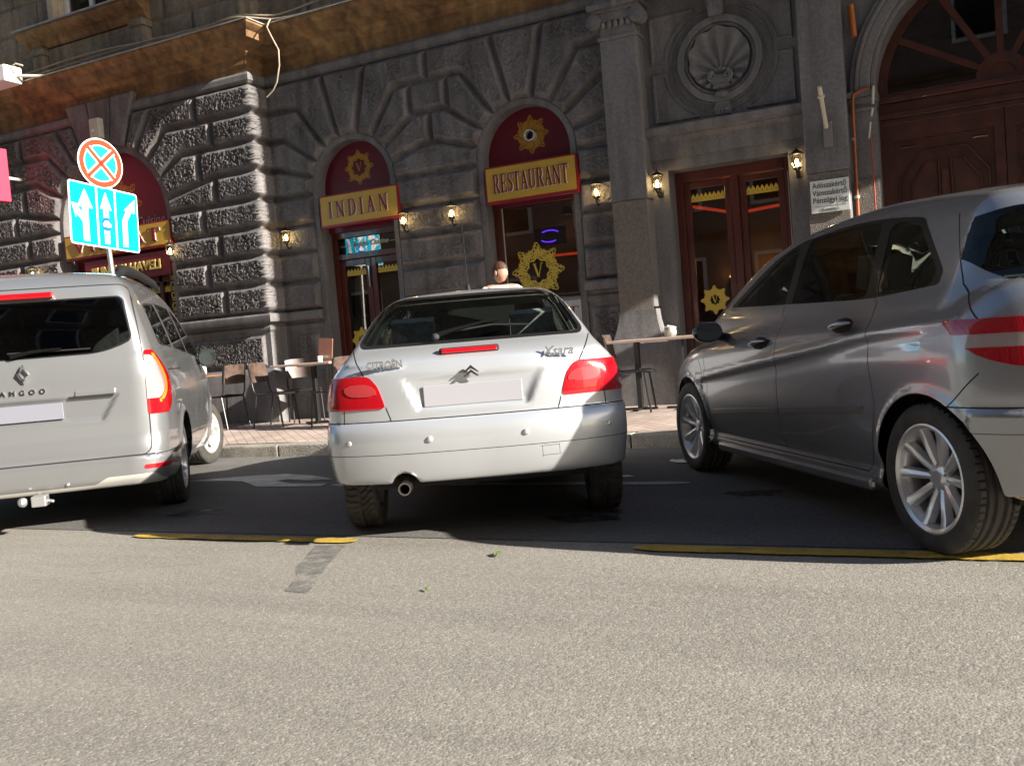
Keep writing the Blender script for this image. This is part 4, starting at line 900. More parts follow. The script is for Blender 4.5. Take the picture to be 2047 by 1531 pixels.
def wheel(car, x, y, R, w, rr, kind, steer=0, pat=0, proto={}):
    s = 1 if y > 0 else -1
    o = bpy.data.objects.new('wheel', None); key = (car.name, kind)
    if key in proto:
        src = proto[key]; t = src.copy(); C.objects.link(t); t.parent = car
        for ch in list(src.children): c = ch.copy(); C.objects.link(c); c.parent = t
        bpy.data.objects.remove(o)
    else:
        V, F = tyre_mesh(R, w, rr, pat); t = npmesh('wheel', V, F, m_rub, car); proto[key] = t; t.data.polygons.foreach_set('use_smooth', [True]*len(F)); t.data.set_sharp_from_angle(angle=R_(35)); bpy.data.objects.remove(o)
        hw = w/2; mb = MB(); RX = Matrix.Rotation(-PI/2, 4, 'X')   # z -> +y
        mb.lathe([(rr-.012, -hw*.9), (rr-.02, -hw*.5), (rr-.03, 0), (rr-.022, hw*.6), (rr-.012, hw*.78), (rr+.004, hw*.88), (rr+.008, hw*.94), (rr, hw*.97), (rr-.014, hw*.88), (rr-.02, hw*.7)], 56, RX)
        if kind == 'ten' or kind == 'five':
            N = 10 if kind == 'ten' else 5; 
            for k in range(N):
                for dd in ((0,) if kind == 'ten' else (-.17, .17)):
                    a = 2*PI*k/N+dd; ca, sa = math.cos(a), math.sin(a); vs = []
                    for r_, wd, yy in ((.045, .017, hw*.42), (.10, .021, hw*.56), (rr*.78, .024 if kind == 'ten' else .017, hw*.70), (rr-.008, .030, hw*.84)):
                        for q, dy in ((-1, -.03), (-.7, .0), (0, .006), (.7, .0), (1, -.03)): vs.append((r_*ca-q*wd*sa, yy+dy, r_*sa+q*wd*ca))
                    mb.add(vs, [(5*i+j, 5*i+j+1, 5*i+j+6, 5*i+j+5) for i in range(3) for j in range(4)])
            mb.lathe([(0, hw*.55), (.03, hw*.55), (.036, hw*.5), (.062, hw*.46), (.068, hw*.36), (.068, 0)], 30, RX)
        else:
            mb.lathe([(0, hw*.6), (.05, hw*.6), (.07, hw*.45), (.10, hw*.4), (.14, hw*.62), (rr-.02, hw*.72), (rr-.012, hw*.85)], 40, RX)
        rm = mb.build('rim', m_alloy, t, world=False, smooth=35, recalc=True)
        mb = MB()
        for k in range(5): a = 2*PI*k/5+.3; mb.cyl((.052*math.cos(a), hw*.3, .052*math.sin(a)), (.052*math.cos(a), hw*.52, .052*math.sin(a)), .008, 6)
        mb.build('wheel_bolt', m_steel, t, world=False)
        mb = MB(); mb.lathe([(.02, -.01), (rr-.06, -.01), (rr-.06, .0), (.02, .0)], 32, RX); mb.lathe([(.0, -hw*.4), (rr-.03, -hw*.4)], 30, RX); mb.build('brake_disc', mat('brake_iron', (.07, .06, .055), .5, metal=.5), t, world=False)
    t.location = (x, y-s*w/2*0, R); t.rotation_euler = (0, 0.4*x, (0 if s > 0 else PI)+steer); return t
def car_interior(car, belt, x0, x1, hw, rows, col=None, wheel_x=None, seat_z=.5):
    col = col or m_cloth
    mb = MB(); mb.box((x0, -hw, .25), (x1, hw, .32)); mb.box((x0, -hw, .32), (x1, -hw+.05, belt)); mb.box((x0, hw-.05, .32), (x1, hw, belt)); mb.box((x0-.02, -hw, .3), (x0+.06, hw, belt-.05)); mb.build('cabin_floor', m_under, car, world=False)
    for r, (xs, ys, bw) in enumerate(rows):
        for y in ys:
            mb = MB(); mb.box((xs, y-bw/2, seat_z-.2), (xs+.5, y+bw/2, seat_z)); T = Matrix.Translation((xs+.06, y, seat_z)) @ Matrix.Rotation(R_(-16), 4, 'Y'); mb.box((-.12, -bw/2, -.1), (.03, bw/2, .56), T)
            hs = [0] if bw < .7 else [-.36, .36]; se = mb.build('seat', col, car, world=False, bevel=.05, seg=3)
            mb = MB()
            for q in hs: mb.box((-.10, q-.13, .59), (.0, q+.13, .76), T); mb.cyl(T @ Vector((-.05, q-.05, .52)), T @ Vector((-.05, q-.05, .62)), .007, 6); mb.cyl(T @ Vector((-.05, q+.05, .52)), T @ Vector((-.05, q+.05, .62)), .007, 6)
            mb.build('headrest', col, se, world=False, bevel=.035, seg=3)
    mb = MB(); mb.box((x1-.25, -hw, belt-.35), (x1+.35, hw, belt-.09)); mb.build('dashboard', m_dark, car, world=False, bevel=.05, seg=3)
    wx = x1-.35; T = Matrix.Translation((wx, .36, belt-.10)) @ Matrix.Rotation(R_(-65), 4, 'Y'); mb = MB()
    mb.tube([T @ Vector((.18*math.cos(2*PI*k/24), .18*math.sin(2*PI*k/24), 0)) for k in range(24)], .015, 8, closed=True); mb.tube([T @ Vector((0, -.17, 0)), T @ Vector((0, .17, 0))], .02, 6); mb.tube([T @ Vector((0, 0, 0)), T @ Vector((0, 0, -.25))], .03, 8); mb.build('steering_wheel', m_dark, car, world=False, smooth=40)
def liner(sh, car, zb, regs, thick=.03):
    sh.part('headliner', regs, m_liner, car, off=-thick, cond=lambda C_, N_: C_[:, 2] > zb)
def arches(sh, xs, R, ymin=.5, car=None, yw=.80, a0=.12):
    for x in xs: sh.cut(lambda a, b, c, x=x: np.hypot(a-x, c-R[1])-R[0], lambda C_, N_: (np.abs(C_[:, 1]) > ymin) & (C_[:, 2] < R[1]+R[0]+.1), 99)
    for x in xs:
        for s in (-1, 1):
            mb = MB(); n = 20; vs = []
            for i in range(n+1): a = a0+(PI-2*a0)*i/n; vs += [(x+(R[0]+.012)*math.cos(a), s*yw, R[1]+(R[0]+.012)*math.sin(a)), (x+(R[0]+.012)*math.cos(a), s*.42, R[1]+(R[0]+.012)*math.sin(a))]
            mb.add(vs, [(2*i, 2*i+1, 2*i+3, 2*i+2) for i in range(n)]); mb.add([(x, s*.42, R[1])]+[(x+R[0]*1.04*math.cos(PI*i/16), s*.42, R[1]+R[0]*1.04*math.sin(PI*i/16)) for i in range(17)], [(0, i+1, i+2) for i in range(16)])
            mb.build('wheel_well', m_under, car, world=False, smooth=60)
RT = lambda x, y, z, tilt=0: Matrix.Translation((x, y, z)) @ Matrix.Rotation(tilt, 4, 'Y') @ Matrix(((0, 0, -1, 0), (-1, 0, 0, 0), (0, 1, 0, 0), (0, 0, 0, 1)))
def mirror_unit(car, x, y, z, mt, s, sz=(.07, .11, .075)):
    mb = MB(); mb.ball((0, 0, 0), (sz[0], sz[1], sz[2]), 18); V = []
    for v in mb.v: V.append((max(v[0], -.03)+x, v[1]+y, v[2]+z))
    mb.v = V; mb.build('door_mirror', mt, car, world=False, smooth=45).name
    m2 = MB(); m2.tube([(x+.02, y-s*sz[1]*.7, z-.03), (x+.06, y-s*(sz[1]+.09), z-.055)], .028, 8); n = 20
    m2.build('mirror_arm', m_dark, car, world=False, smooth=45)
    m3 = MB(); m3.add([(x-.032, y+.088*math.cos(2*PI*i/n)*sz[1]/.1, z+.062*math.sin(2*PI*i/n)*sz[2]/.075) for i in range(n)], [tuple(range(n))]); m3.build('mirror_glass', mat('mirror_silver', (.22, .25, .25), .08, metal=1), car, world=False)
def wiper(car, pts, blade, name='rear_wiper'):
    o = MB().tube(pts, [.018, .013, .008, .006][:len(pts)] if len(pts) <= 4 else .01, 8).build(name, mat('wiper_black', (.006, .006, .006), 1, spec=0), car, world=False, smooth=50)
    MB().tube(blade, .0055, 6).build('wiper_blade', m_under, o, world=False)

# ---------------- silver hatchback seen from behind ----------------
cx_ = thing('parked_car', 'older silver white hatchback parked tail out in the middle, with sunlit red lamps', 'car', (-2.57, 4.90, 0), PI/2+.449, 'cars parked along the kerb')
def f_x(x, y, z):
    ay = np.abs(y); q = (ay/.84)
    Wd = I(z, [(.18, .74), (.3, .79), (.45, .815), (.6, .825), (.75, .822), (.88, .80), (.98, .755), (1.08, .68), (1.2, .6)])
    pl = I(x, [(-.9, .035), (-.55, .02), (-.1, 0), (2.2, 0), (2.8, .04), (3.2, .13), (3.45, .26)])
    wl = .010*np.exp(-((np.hypot(x, z-.3)-.35)/.035)**2)+.010*np.exp(-((np.hypot(x-2.54, z-.3)-.35)/.035)**2)
    sd = ay-(Wd-pl+wl)
    xr = I(z, [(.2, -.55), (.34, -.68), (.5, -.72), (.68, -.733), (.76, -.735), (.9, -.715), (.98, -.67), (1.03, -.60), (1.06, -.52), (1.1, -.40)])
    rr = (xr+.17*q**3-x)
    fr = x-(I(z, [(.2, 3.28), (.5, 3.39), (.7, 3.33), (.85, 3.1)])-.30*q**2.5)
    tp = z-(I(x, [(-.8, 1.02), (-.55, 1.045), (-.2, 1.06), (.5, 1.055), (1.8, 1.0), (2.2, .97), (2.8, .87), (3.2, .77), (3.45, .66)])-.06*q**3)
    bt = I(x, [(-.8, .34), (-.35, .32), (.3, .24), (.6, .21), (3.5, .21)])-z
    lo = smax(smax(sd, tp, .12), smax(rr, fr, .04), .10); lo = smax(lo, bt, .04)
    gs = ay-I(z, [(.8, .74), (1.05, .672), (1.2, .60), (1.33, .525), (1.42, .46)])
    rf = z-(I(x, [(-.2, 1.33), (.1, 1.365), (.35, 1.39), (.8, 1.405), (1.3, 1.39), (1.7, 1.33)])-.11*ay**2)
    rw = (-.54+(z-1.03)*1.95+.16*ay**2.2-x)/2.19; ws = (x-(2.38-(z-.95)*2.25-.25*ay**2))/2.4
    gr = smax(smax(gs, rf, .09), smax(rw, ws, .02), .05); gr = smax(gr, .99-z, .01)
    f = smin(lo, gr, .05)
    f = smax(f, -smax(sdpoly(y, z, [(-.355, .885), (.355, .885), (.285, .728), (-.285, .728)]), x+.700, .03), .03)
    bw = ay-(I(z, [(.3, .80), (.4, .822), (.55, .838), (.675, .835)])-pl); bx = I(z, [(.3, -.73), (.38, -.765), (.5, -.785), (.57, -.792), (.615, -.785), (.675, -.748)])+.19*q**3-x
    bp = smax(smax(bw, bx, .10), smax(z-.674, .335-z-.0*x, .01), .018); bp = smax(bp, x+.30, .01); bp = smax(bp, .335-z, .03)
    f = smin(f, bp, .006)
    return smax(f, -(np.hypot(y-.39, z-.325)-.075+np.maximum(x+.35, 0)), .012)
sh = Shell(f_x, (-.86, -.9, .14), (3.5, .9, 1.46), .0215)
paint_x = carpaint('silver_paint', (.56, .585, .62), .33, .60)
arches(sh, (0, 2.54), (.345, .305), .45, cx_, .76)
g_ = rpoly([(-.615, 1.078), (.615, 1.078), (.505, 1.338), (-.505, 1.338)], .035); rc = lambda C_, N_: (N_[:, 0] < -.2) & (C_[:, 0] < .5) & (C_[:, 2] > 1.03)
sh.cut(lambda x, y, z: g_(y, z)-.018, rc, 2); sh.cut(lambda x, y, z: g_(y, z), rc, 3, only=(2,))
w1 = rpoly([(.10, 1.085), (.34, 1.33), (.80, 1.345), (.93, 1.08)], .03); w2 = rpoly([(1.0, 1.08), (.88, 1.345), (1.30, 1.34), (1.95, 1.075)], .03)
for g2 in (w1, w2): sh.cut(lambda x, y, z: g2(x, z)-.012, side(), 4); sh.cut(lambda x, y, z: g2(x, z), side(), 5, only=(4,))
g3 = rpoly([(-.62, .99), (.62, .99), (.50, 1.345), (-.50, 1.345)], .04); fc = lambda C_, N_: (N_[:, 0] > .2) & (C_[:, 2] > .96) & (C_[:, 0] < 2.6) & (C_[:, 0] > 1)
sh.cut(lambda x, y, z: g3(y, z), fc, 6)
lp = rpoly([(.462, .742), (.50, .868), (.552, .918), (1.1, .905), (1.1, .742)], .018); lc = lambda C_, N_: (C_[:, 0] < -.28) & (C_[:, 0] > -.8) & (C_[:, 2] > .7) & (C_[:, 2] < .97)
sh.cut(lambda x, y, z: np.maximum(lp(np.abs(y), z), x+.36+(.92-z)*.2), lc, 7)
ll = rpoly([(.50, .835), (.545, .875), (.66, .875), (.69, .85), (.66, .812), (.53, .808)], .02)
for s in (1, -1):
    sh.seam((s*.655, 1.055), (s*.575, .922), (1, 2), rear, w=.0035); sh.seam((s*.462, .742), (s*.44, .676), (1, 2), rear, w=.0035); sh.seam((s*.695, .742), (s*.70, .676), (1, 2), rear)
bc = lambda C_, N_: (C_[:, 0] < -.25) & (np.abs(C_[:, 2]-.676) < .04)
sh.band(lambda x, y, z: z-.6755, bc, 1, .003)
sh.band(lambda x, y, z: z-.503, lambda C_, N_: (C_[:, 0] < -.32) & (np.abs(C_[:, 2]-.503) < .04), 1, .0018)
for p_, q_ in (((-.43, .44), (-.43, .49)), ((-.43, .49), (-.34, .49)), ((-.34, .49), (-.34, .44)), ((-.34, .44), (-.43, .44))): sh.seam(p_, q_, (1, 2), lambda C_, N_: (C_[:, 0] < -.6), w=.0012)
for p, q in (((.98, .30), (.96, 1.07)), ((2.02, .30), (2.06, 1.0)), ((.40, .66), (.98, .30)), ((.05, 1.05), (.40, .66)), ((.98, .3), (2.02, .3))): sh.seam(p, q, (0, 2), side())
sh.part('body', (0, 1, 2, 4), [paint_x, m_seam, m_trim], cx_, mi={1: 1, 2: 2, 4: 2})
sh.part('rear_window', (3,), g_rear, cx_, off=-.004); sh.part('side_window', (5,), g_car, cx_, off=-.004, cond=lambda C_, N_: C_[:, 1] > 0); sh.part('side_window', (5,), g_car, cx_, off=-.004, cond=lambda C_, N_: C_[:, 1] < 0); sh.part('windshield', (6,), g_car, cx_, off=-.004)
for s in (1, -1):
    o = sh.part('tail_light', (7,), m_redst, cx_, off=.006, edge=.02, cond=lambda C_, N_: C_[:, 1]*s > 0)
    sh.cut(lambda x, y, z: ll(np.abs(y), z), lambda C_, N_: lc(C_, N_) & (C_[:, 1]*s > 0), 8, only=(7,))
    sh.part('reversing_lens', (8,), m_red2, o, off=.010, edge=.006, cond=lambda C_, N_: C_[:, 1]*s > 0)
liner(sh, cx_, 1.03, (0, 1, 2, 4))
car_interior(cx_, .98, -.1, 1.95, .62, ((.25, (0,), 1.25), (1.05, (.36, -.36), .5)), wheel_x=1.6)
MB().box((-.42, -.6, .99), (.22, .6, 1.01)).build('parcel_shelf', m_cloth, cx_, world=False, bevel=.01)
MB().tube([(.30, -.48, 1.30), (.26, -.2, 1.335), (.26, .2, 1.335), (.30, .46, 1.30), (.02, .545, 1.18), (-.22, .57, 1.07)], .012, 6).build('pillar_trim', mat('pale_green_trim', (.25, .33, .26), .7), cx_, world=False, smooth=60)
for x, y in ((0, .712), (0, -.712), (2.54, .70), (2.54, -.70)): wheel(cx_, x, y, .305, .185, .185, 'steel', pat=0)
wiper(cx_, [(-.47, .19, 1.105), (-.44, .10, 1.13), (-.36, -.08, 1.165), (-.335, -.16, 1.17)], [(-.41, .08, 1.125), (-.38, -.12, 1.145), (-.40, -.33, 1.13)])
MB().ball((-.475, .19, 1.10), (.028, .024, .020), 10).build('wiper_cap', mat('wiper_cap_grey', (.03, .03, .035), .7, spec=.2), cx_, world=False, smooth=True)
def wedge_lamp(car, x, y0, y1, z, h, m): MB().box((x, y0, z-h/2), (x+.03, y1, z+h/2)).build('brake_light', m, car, world=False, bevel=h*.35, seg=3)
wedge_lamp(cx_, -.655, -.145, .155, 1.018, .026, m_redst)
MB().box((-.648, -.155, 1.0), (-.60, .165, 1.036)).build('brake_light_surround', m_seam, cx_, world=False, bevel=.01)
pm = MB().box((-.714, -.26, .735), (-.706, .26, .845)).build('number_plate', m_plate, cx_, world=False, bevel=.003)
for k in (0, 1):
    mb = MB(); z0 = .905+k*.022; mb.v = []; P = [(-.042, z0-.026), (0, z0+.012), (.042, z0-.026), (.030, z0-.026), (.0, z0-.006), (-.030, z0-.026)]
    vs = [(-.752, a, b) for a, b in P]+[(-.735, a, b) for a, b in P]; mb.add(vs, [(0, 1, 4, 5), (1, 2, 3, 4)]+[(i, (i+1) % 6, (i+1) % 6+6, i+6) for i in range(6)]); mb.build('chevron_badge', m_chrome, cx_, world=False)
text_mb('CITROËN', .052, .004, RT(-.688, .455, .955, R_(-12)) , bold=.0018, sx=.86).build('badge_lettering', m_chrome, cx_, world=False)
text_mb('Xsara', .068, .004, RT(-.682, -.462, .955, R_(-12)) @ Matrix(((1, .28, 0, 0), (0, 1, 0, 0), (0, 0, 1, 0), (0, 0, 0, 1))), bold=.001).build('badge_lettering', mat('badge_grey', (.3, .3, .3), .3, metal=.6), cx_, world=False)
mb = MB(); 
for y, x in ((.67, -.70), (.24, -.80), (-.26, -.80), (-.70, -.69)): MB().ball((x+.012, y, .572), (.014, .017, .017), 10).build('parking_sensor', m_alloy, cx_, world=False, smooth=True)
mb = MB(); mb.ring((.39, .325), .026, .034, -.80, -.45, n=24); Tm = Matrix(((0, 1, 0, 0), (1, 0, 0, 0), (0, 0, 1, 0), (0, 0, 0, 1))); mb.v = [(b, a, c) for a, b, c in mb.v]; mb.build('exhaust_pipe', m_exh, cx_, world=False, smooth=40)
MB().tube([(-.47, .39, .325), (.2, .36, .28), (.8, .2, .25)], .03, 10).build('exhaust_line', m_under, cx_, world=False)
MB().tube([(.42, .02, 1.385), (.40, .02, 1.43)], [.022, .010], 10).tube([(.40, .02, 1.42), (.20, .02, 1.78)], .0035, 6).build('roof_antenna', m_dark, cx_, world=False, smooth=50)
MB().box((.1, -.72, .24), (2.4, .72, .30)).build('underbody', m_under, cx_, world=False); MB().box((-.5, -.6, .28), (.1, .6, .4)).build('spare_well', m_under, cx_, world=False, bevel=.04); MB().cyl((0, -.65, .3), (0, .65, .3), .035).build('rear_axle', m_under, cx_, world=False)
for s in (1, -1): mirror_unit(cx_, 2.0, s*.86, .97, paint_x, s, (.06, .08, .06))

# ---------------- grey compact people carrier at the right ----------------
cb_ = thing('parked_car', 'dark grey metallic people carrier with alloy wheels parked nose in at the right', 'car', (.61, 4.733, 0), PI/2+.610, 'cars parked along the kerb')
def f_b(x, y, z):
    ay = np.abs(y); q = ay/.88
    Wd = I(z, [(.18, .80), (.26, .855), (.32, .84), (.42, .872), (.6, .884), (.8, .886), (.94, .868), (1.04, .815), (1.12, .775), (1.2, .735)])
    crease = z-I(x, [(-.3, 1.0), (.37, .95), (.9, .88), (2.46, .70), (2.7, .67)]); cg = .012*np.exp(-(crease/.03)**2)*(x < 2.6)*(x > -.2)-.007*np.exp(-((crease+.06)/.05)**2)*(x < 2.5)*(x > 0)
    pl = I(x, [(-.9, .10), (-.6, .035), (-.3, .01), (0, 0), (2.5, 0), (3.0, .035), (3.3, .12), (3.6, .34)])
    wl = .014*np.exp(-((np.hypot(x, z-.32)-.365)/.03)**2)+.014*np.exp(-((np.hypot(x-2.778, z-.32)-.365)/.03)**2)
    sd = ay-(Wd-pl+wl+cg)
    xr = I(z, [(.25, -.53), (.35, -.58), (.6, -.645), (.68, -.655), (.8, -.645), (1.0, -.615), (1.15, -.55), (1.35, -.44), (1.47, -.36), (1.6, -.2)])
    rr = xr+.34*q**3.2-x
    fr = x-(I(z, [(.2, 3.52), (.5, 3.62), (.65, 3.58), (.85, 3.3)])-.42*q**2.5)
    tp = z-(I(x, [(-.7, 1.16), (.13, 1.14), (.47, 1.12), (1.31, 1.07), (2.1, 1.0), (2.6, .96), (3.0, .88), (3.3, .78), (3.6, .62)])-.05*q**3)
    bt = I(x, [(-.7, .30), (-.4, .27), (.2, .20), (3.6, .20)])-z
    lo = smax(smax(sd, tp, .12), smax(rr, fr, .04), .12); lo = smax(lo, bt, .03)
    gs = ay-(I(z, [(.9, .83), (1.05, .80), (1.2, .735), (1.4, .64), (1.5, .585), (1.6, .52)])-I(x, [(-.6, .06), (0, .01), (.5, 0), (1.6, 0), (2.6, .03)]))
    rf = z-(I(x, [(-.6, 1.44), (-.4, 1.49), (-.13, 1.535), (.3, 1.58), (.8, 1.604), (1.2, 1.59), (1.6, 1.55), (2.0, 1.46), (2.4, 1.33)])-.12*ay**2)
    rw = I(z, [(1.0, -.60), (1.15, -.535), (1.35, -.41), (1.47, -.33), (1.6, -.17)])+.62*q**2.4-x; ws = (x-(2.20+(1.38-z)*1.75-.36*ay**2))/2.0
    gr = smax(smax(gs, rf, .08), smax(rw, ws, .02), .07); gr = smax(gr, .96-z, .02); f = smin(lo, gr, .06)
    bw = ay-(I(z, [(.25, .84), (.35, .868), (.55, .89), (.62, .895)])-pl); bx = I(z, [(.25, -.60), (.35, -.64), (.5, -.668), (.62, -.675)])+.34*q**3.2-x
    bp = smax(smax(bw, bx, .12), smax(z-.622, .29-z, .01), .016); bp = smax(bp, x+.28, .01); return smin(f, bp, .03)
sh = Shell(f_b, (-.74, -.96, .14), (3.72, .96, 1.68), .0225)
paint_b = carpaint('grey_metallic_paint', (.34, .345, .365), .27, .62)
arches(sh, (0, 2.778), (.362, .325), .45, cb_, .78)
w1 = rpoly([(.475, 1.125), (.56, 1.44), (.50, 1.465), (.32, 1.43), (.06, 1.19), (.10, 1.125)], .03)
w2 = rpoly([(.56, 1.118), (.655, 1.475), (1.0, 1.495), (1.385, 1.475), (1.33, 1.07)], .025); w3 = rpoly([(1.40, 1.065), (1.475, 1.455), (1.62, 1.43), (2.12, 1.16), (2.26, 1.045), (2.2, 1.0)], .025)
dlo = rpoly([(.02, 1.09), (.02, 1.20), (.30, 1.46), (.6, 1.50), (1.0, 1.515), (1.5, 1.485), (1.75, 1.41), (2.2, 1.17), (2.42, 1.0), (2.22, .985), (1.31, 1.045), (.47, 1.10)], .02)
sh.cut(lambda x, y, z: dlo(x, z)+.004, side(0, .3), 4)
for g2 in (w1, w2, w3): sh.cut(lambda x, y, z: g2(x, z), side(0, .3), 5, only=(4,))
g_ = rpoly([(-.60, 1.07), (.60, 1.07), (.72, 1.22), (.70, 1.36), (.60, 1.43), (-.60, 1.43), (-.70, 1.36), (-.72, 1.22)], .05); sh.cut(lambda x, y, z: g_(y, z), lambda C_, N_: (N_[:, 0] < -.12) & (C_[:, 0] < -.02) & (C_[:, 2] > 1.0), 3)
g3 = rpoly([(-.74, 1.03), (.74, 1.03), (.56, 1.49), (-.56, 1.49)], .04); sh.cut(lambda x, y, z: g3(y, z), lambda C_, N_: (N_[:, 0] > .2) & (C_[:, 2] > 1.0) & (C_[:, 0] > 1.3), 6)
tl = rpoly([(-.13, .985), (-.165, .95), (-.30, .85), (-.42, .80), (-.60, .775), (-.9, .775), (-.9, .985)], .012); tc_ = lambda C_, N_: (np.abs(C_[:, 1]) > .42) & (C_[:, 0] < -.05) & (C_[:, 2] > .7)
sh.cut(lambda x, y, z: np.maximum(tl(x, z), .45-np.abs(y)), tc_, 7)
for p, q in (((.36, .62), (.44, 1.10)), ((.36, .62), (.42, .40)), ((1.36, .30), (1.35, 1.06)), ((2.40, .30), (2.44, .98)), ((.42, .40), (.5, .29)), ((.5, .29), (2.4, .29)), ((.47, 1.10), (.60, 1.50)), ((1.4, 1.05), (1.46, 1.47))): sh.seam(p, q, (0, 2), side(0, .3))
sh.seam((2.46, .70), (2.62, .96), (0, 2), side(0, .3)); sh.seam((-.14, .60), (-.32, .775), (0, 2), side(0, .2)); sh.seam((-.30, .985), (-.12, 1.13), (0, 2), side(0, .2)); sh.seam((-.12, 1.13), (.06, 1.44), (0, 2), side(0, .2))
sh.band(lambda x, y, z: z-.640, lambda C_, N_: (C_[:, 0] < -.1) & (np.abs(C_[:, 2]-.640) < .04), 1, .003); sh.band(lambda x, y, z: z-.54, lambda C_, N_: (C_[:, 0] < -.28) & (np.abs(C_[:, 2]-.54) < .04), 1, .0015)
fu = rpoly([(2.56, .90), (2.70, .885), (2.8, .60), (2.6, .60)], .05)
sh.part('body', (0, 1, 4), [paint_b, m_seam, m_trim], cb_, mi={1: 1, 4: 2})
for s in (1, -1): sh.part('side_window', (5,), g_car, cb_, off=-.003, cond=lambda C_, N_: C_[:, 1]*s > 0)
sh.part('rear_window', (3,), g_dark, cb_, off=.002); sh.part('windshield', (6,), g_car, cb_, off=-.004)
for s in (1, -1):
    k = lambda C_, N_: C_[:, 1]*s > 0
    sh.cut(lambda x, y, z: np.abs(z-.9)-.026, tc_, 8, only=(7,))
    o = sh.part('tail_light', (7,), m_redst, cb_, off=.005, edge=.015, cond=k); sh.part('clear_lens', (8,), m_lclear, o, off=.004, edge=.004, cond=k)
liner(sh, cb_, 1.0, (0, 1, 4))
for x0, x1 in ((.46, 1.33), (1.38, 2.36)):
    fm = lambda x, y, z: np.maximum(np.abs(z-(.605-(x-.3)*.0694))-.015, np.abs(x-(x0+x1)/2)-(x1-x0)/2)
    for s in (1, -1):
        kc = lambda C_, N_: (np.abs(N_[:, 1]) > .3) & (C_[:, 2] > .38) & (C_[:, 2] < .7) & (C_[:, 1]*s > 0)
        sh.cut(fm, kc, 20); sh.part('side_moulding', (20,), mat('satin_moulding', (.22, .215, .21), .35, metal=.6, coat=.5), cb_, off=.012, edge=.014, cond=kc); sh.reg = [21 if r == 20 else r for r in sh.reg]
car_interior(cb_, 1.0, -.35, 2.15, .72, ((.35, (0,), 1.3), (1.2, (.38, -.38), .52)), mat('grey_leather', (.10, .10, .10), .7), seat_z=.62)
for x, y, st in ((0, .775, 0), (0, -.775, 0), (2.778, .775, .0), (2.778, -.775, .0)): wheel(cb_, x, y, .322, .215, .228, 'ten', st, pat=1)
for x, z in ((1.54, .915), (.60, .99)):
    mb = MB(); T = Matrix.Translation((x, .895, z)) @ Matrix.Rotation(R_(7), 4, 'Y'); mb.ball((0, -.012, 0), (.10, .012, .035), 16, T); q = mb.build('handle_recess', m_seam, cb_, world=False, smooth=True)
    mb = MB(); mb.tube([T @ Vector((-.10+.2*k/10, .004+.028*math.sin(PI*k/10), .006*math.sin(PI*k/10))) for k in range(11)], [.006+.010*math.sin(PI*k/10) for k in range(11)], 8); mb.build('door_handle', paint_b, cb_, world=False, smooth=60)
for s in (1, -1): mirror_unit(cb_, 2.10, s*.975, 1.00, mat('mirror_black', (.02, .026, .022), .15, coat=.6), s, (.085, .10, .070))
MB().box((.1, -.74, .22), (2.6, .74, .30)).build('underbody', m_under, cb_, world=False); MB().cyl((0, -.7, .3), (0, .7, .3), .04).build('rear_axle', m_under, cb_, world=False)
MB().box((.45, .80, .20), (2.32, .872, .262)).build('side_skirt', paint_b, cb_, world=False, bevel=.02)

# ---------------- beige van at the left ----------------
ck_ = thing('parked_van', 'metallic beige grey van with a tall tailgate parked at the left edge', 'van', (-6.119, 4.769, 0), PI/2+.682, 'cars parked along the kerb')
def f_k(x, y, z):
    ay = np.abs(y); q = ay/.92
    Wd = I(z, [(.22, .83), (.35, .90), (.5, .922), (.8, .928), (.95, .915), (1.08, .885), (1.2, .855), (1.4, .795), (1.57, .735), (1.7, .68), (1.85, .60)])
    pl = I(x, [(-1, .05), (-.75, .03), (-.4, 0), (2.4, 0), (2.9, .03), (3.3, .12), (3.65, .36)])
    wl = .018*np.exp(-((np.hypot(x, z-.33)-.38)/.04)**2)+.018*np.exp(-((np.hypot(x-2.716, z-.33)-.38)/.04)**2)
    cr = -.012*np.exp(-((z-.62)/.06)**2)*(x > .45)*(x < 2.2)
    sd = ay-(Wd-pl+wl+cr)
    xr = I(z, [(.25, -.80), (.35, -.86), (.5, -.875), (.62, -.86), (.75, -.862), (1.0, -.862), (1.12, -.848), (1.2, -.82), (1.4, -.765), (1.57, -.705), (1.66, -.66), (1.74, -.58), (1.85, -.40)])
    rr = xr+.02*q**2+.26*np.maximum(q-.75, 0)**2*4-x
    fr = x-(I(z, [(.2, 3.5), (.5, 3.61), (.75, 3.58), (.9, 3.42), (1.0, 3.1)])-.35*q**2.5)
    tp = (z-(I(x, [(-.9, 1.72), (-.6, 1.765), (-.3, 1.80), (.4, 1.835), (1.0, 1.83), (1.5, 1.79), (1.8, 1.67), (2.2, 1.38), (2.52, 1.14), (2.7, 1.08), (3.1, 1.0), (3.4, .88), (3.65, .68)])-.10*ay**2))*I(x, [(1.3, 1), (1.9, .82), (2.4, .82), (2.7, 1)])
    bt = I(x, [(-.9, .27), (.3, .22), (3.6, .22)])-z
    f = smax(smax(sd, tp, .12), smax(rr, fr, .04), .09); f = smax(f, bt, .03)
    f = smax(f, -smax(sdpoly(y, z, [(-.60, .90), (.60, .90), (.50, .74), (-.50, .74)]), x+.838, .02), .022)
    bp = smax(smax(ay-(I(z, [(.27, .88), (.4, .93), (.47, .935)])-pl), I(z, [(.27, -.86), (.33, -.895), (.47, -.90)])+.25*np.maximum(q-.7, 0)**2*4-x, .10), smax(z-.472, .27-z, .01), .02); bp = smax(bp, x+.42, .01)
    return smin(f, bp, .008)
sh = Shell(f_k, (-.98, -1.0, .16), (3.72, 1.0, 1.9), .024)
paint_k = carpaint('beige_metallic_paint', (.315, .325, .34), .32, .68)
arches(sh, (0, 2.716), (.375, .335), .5, ck_, .84)
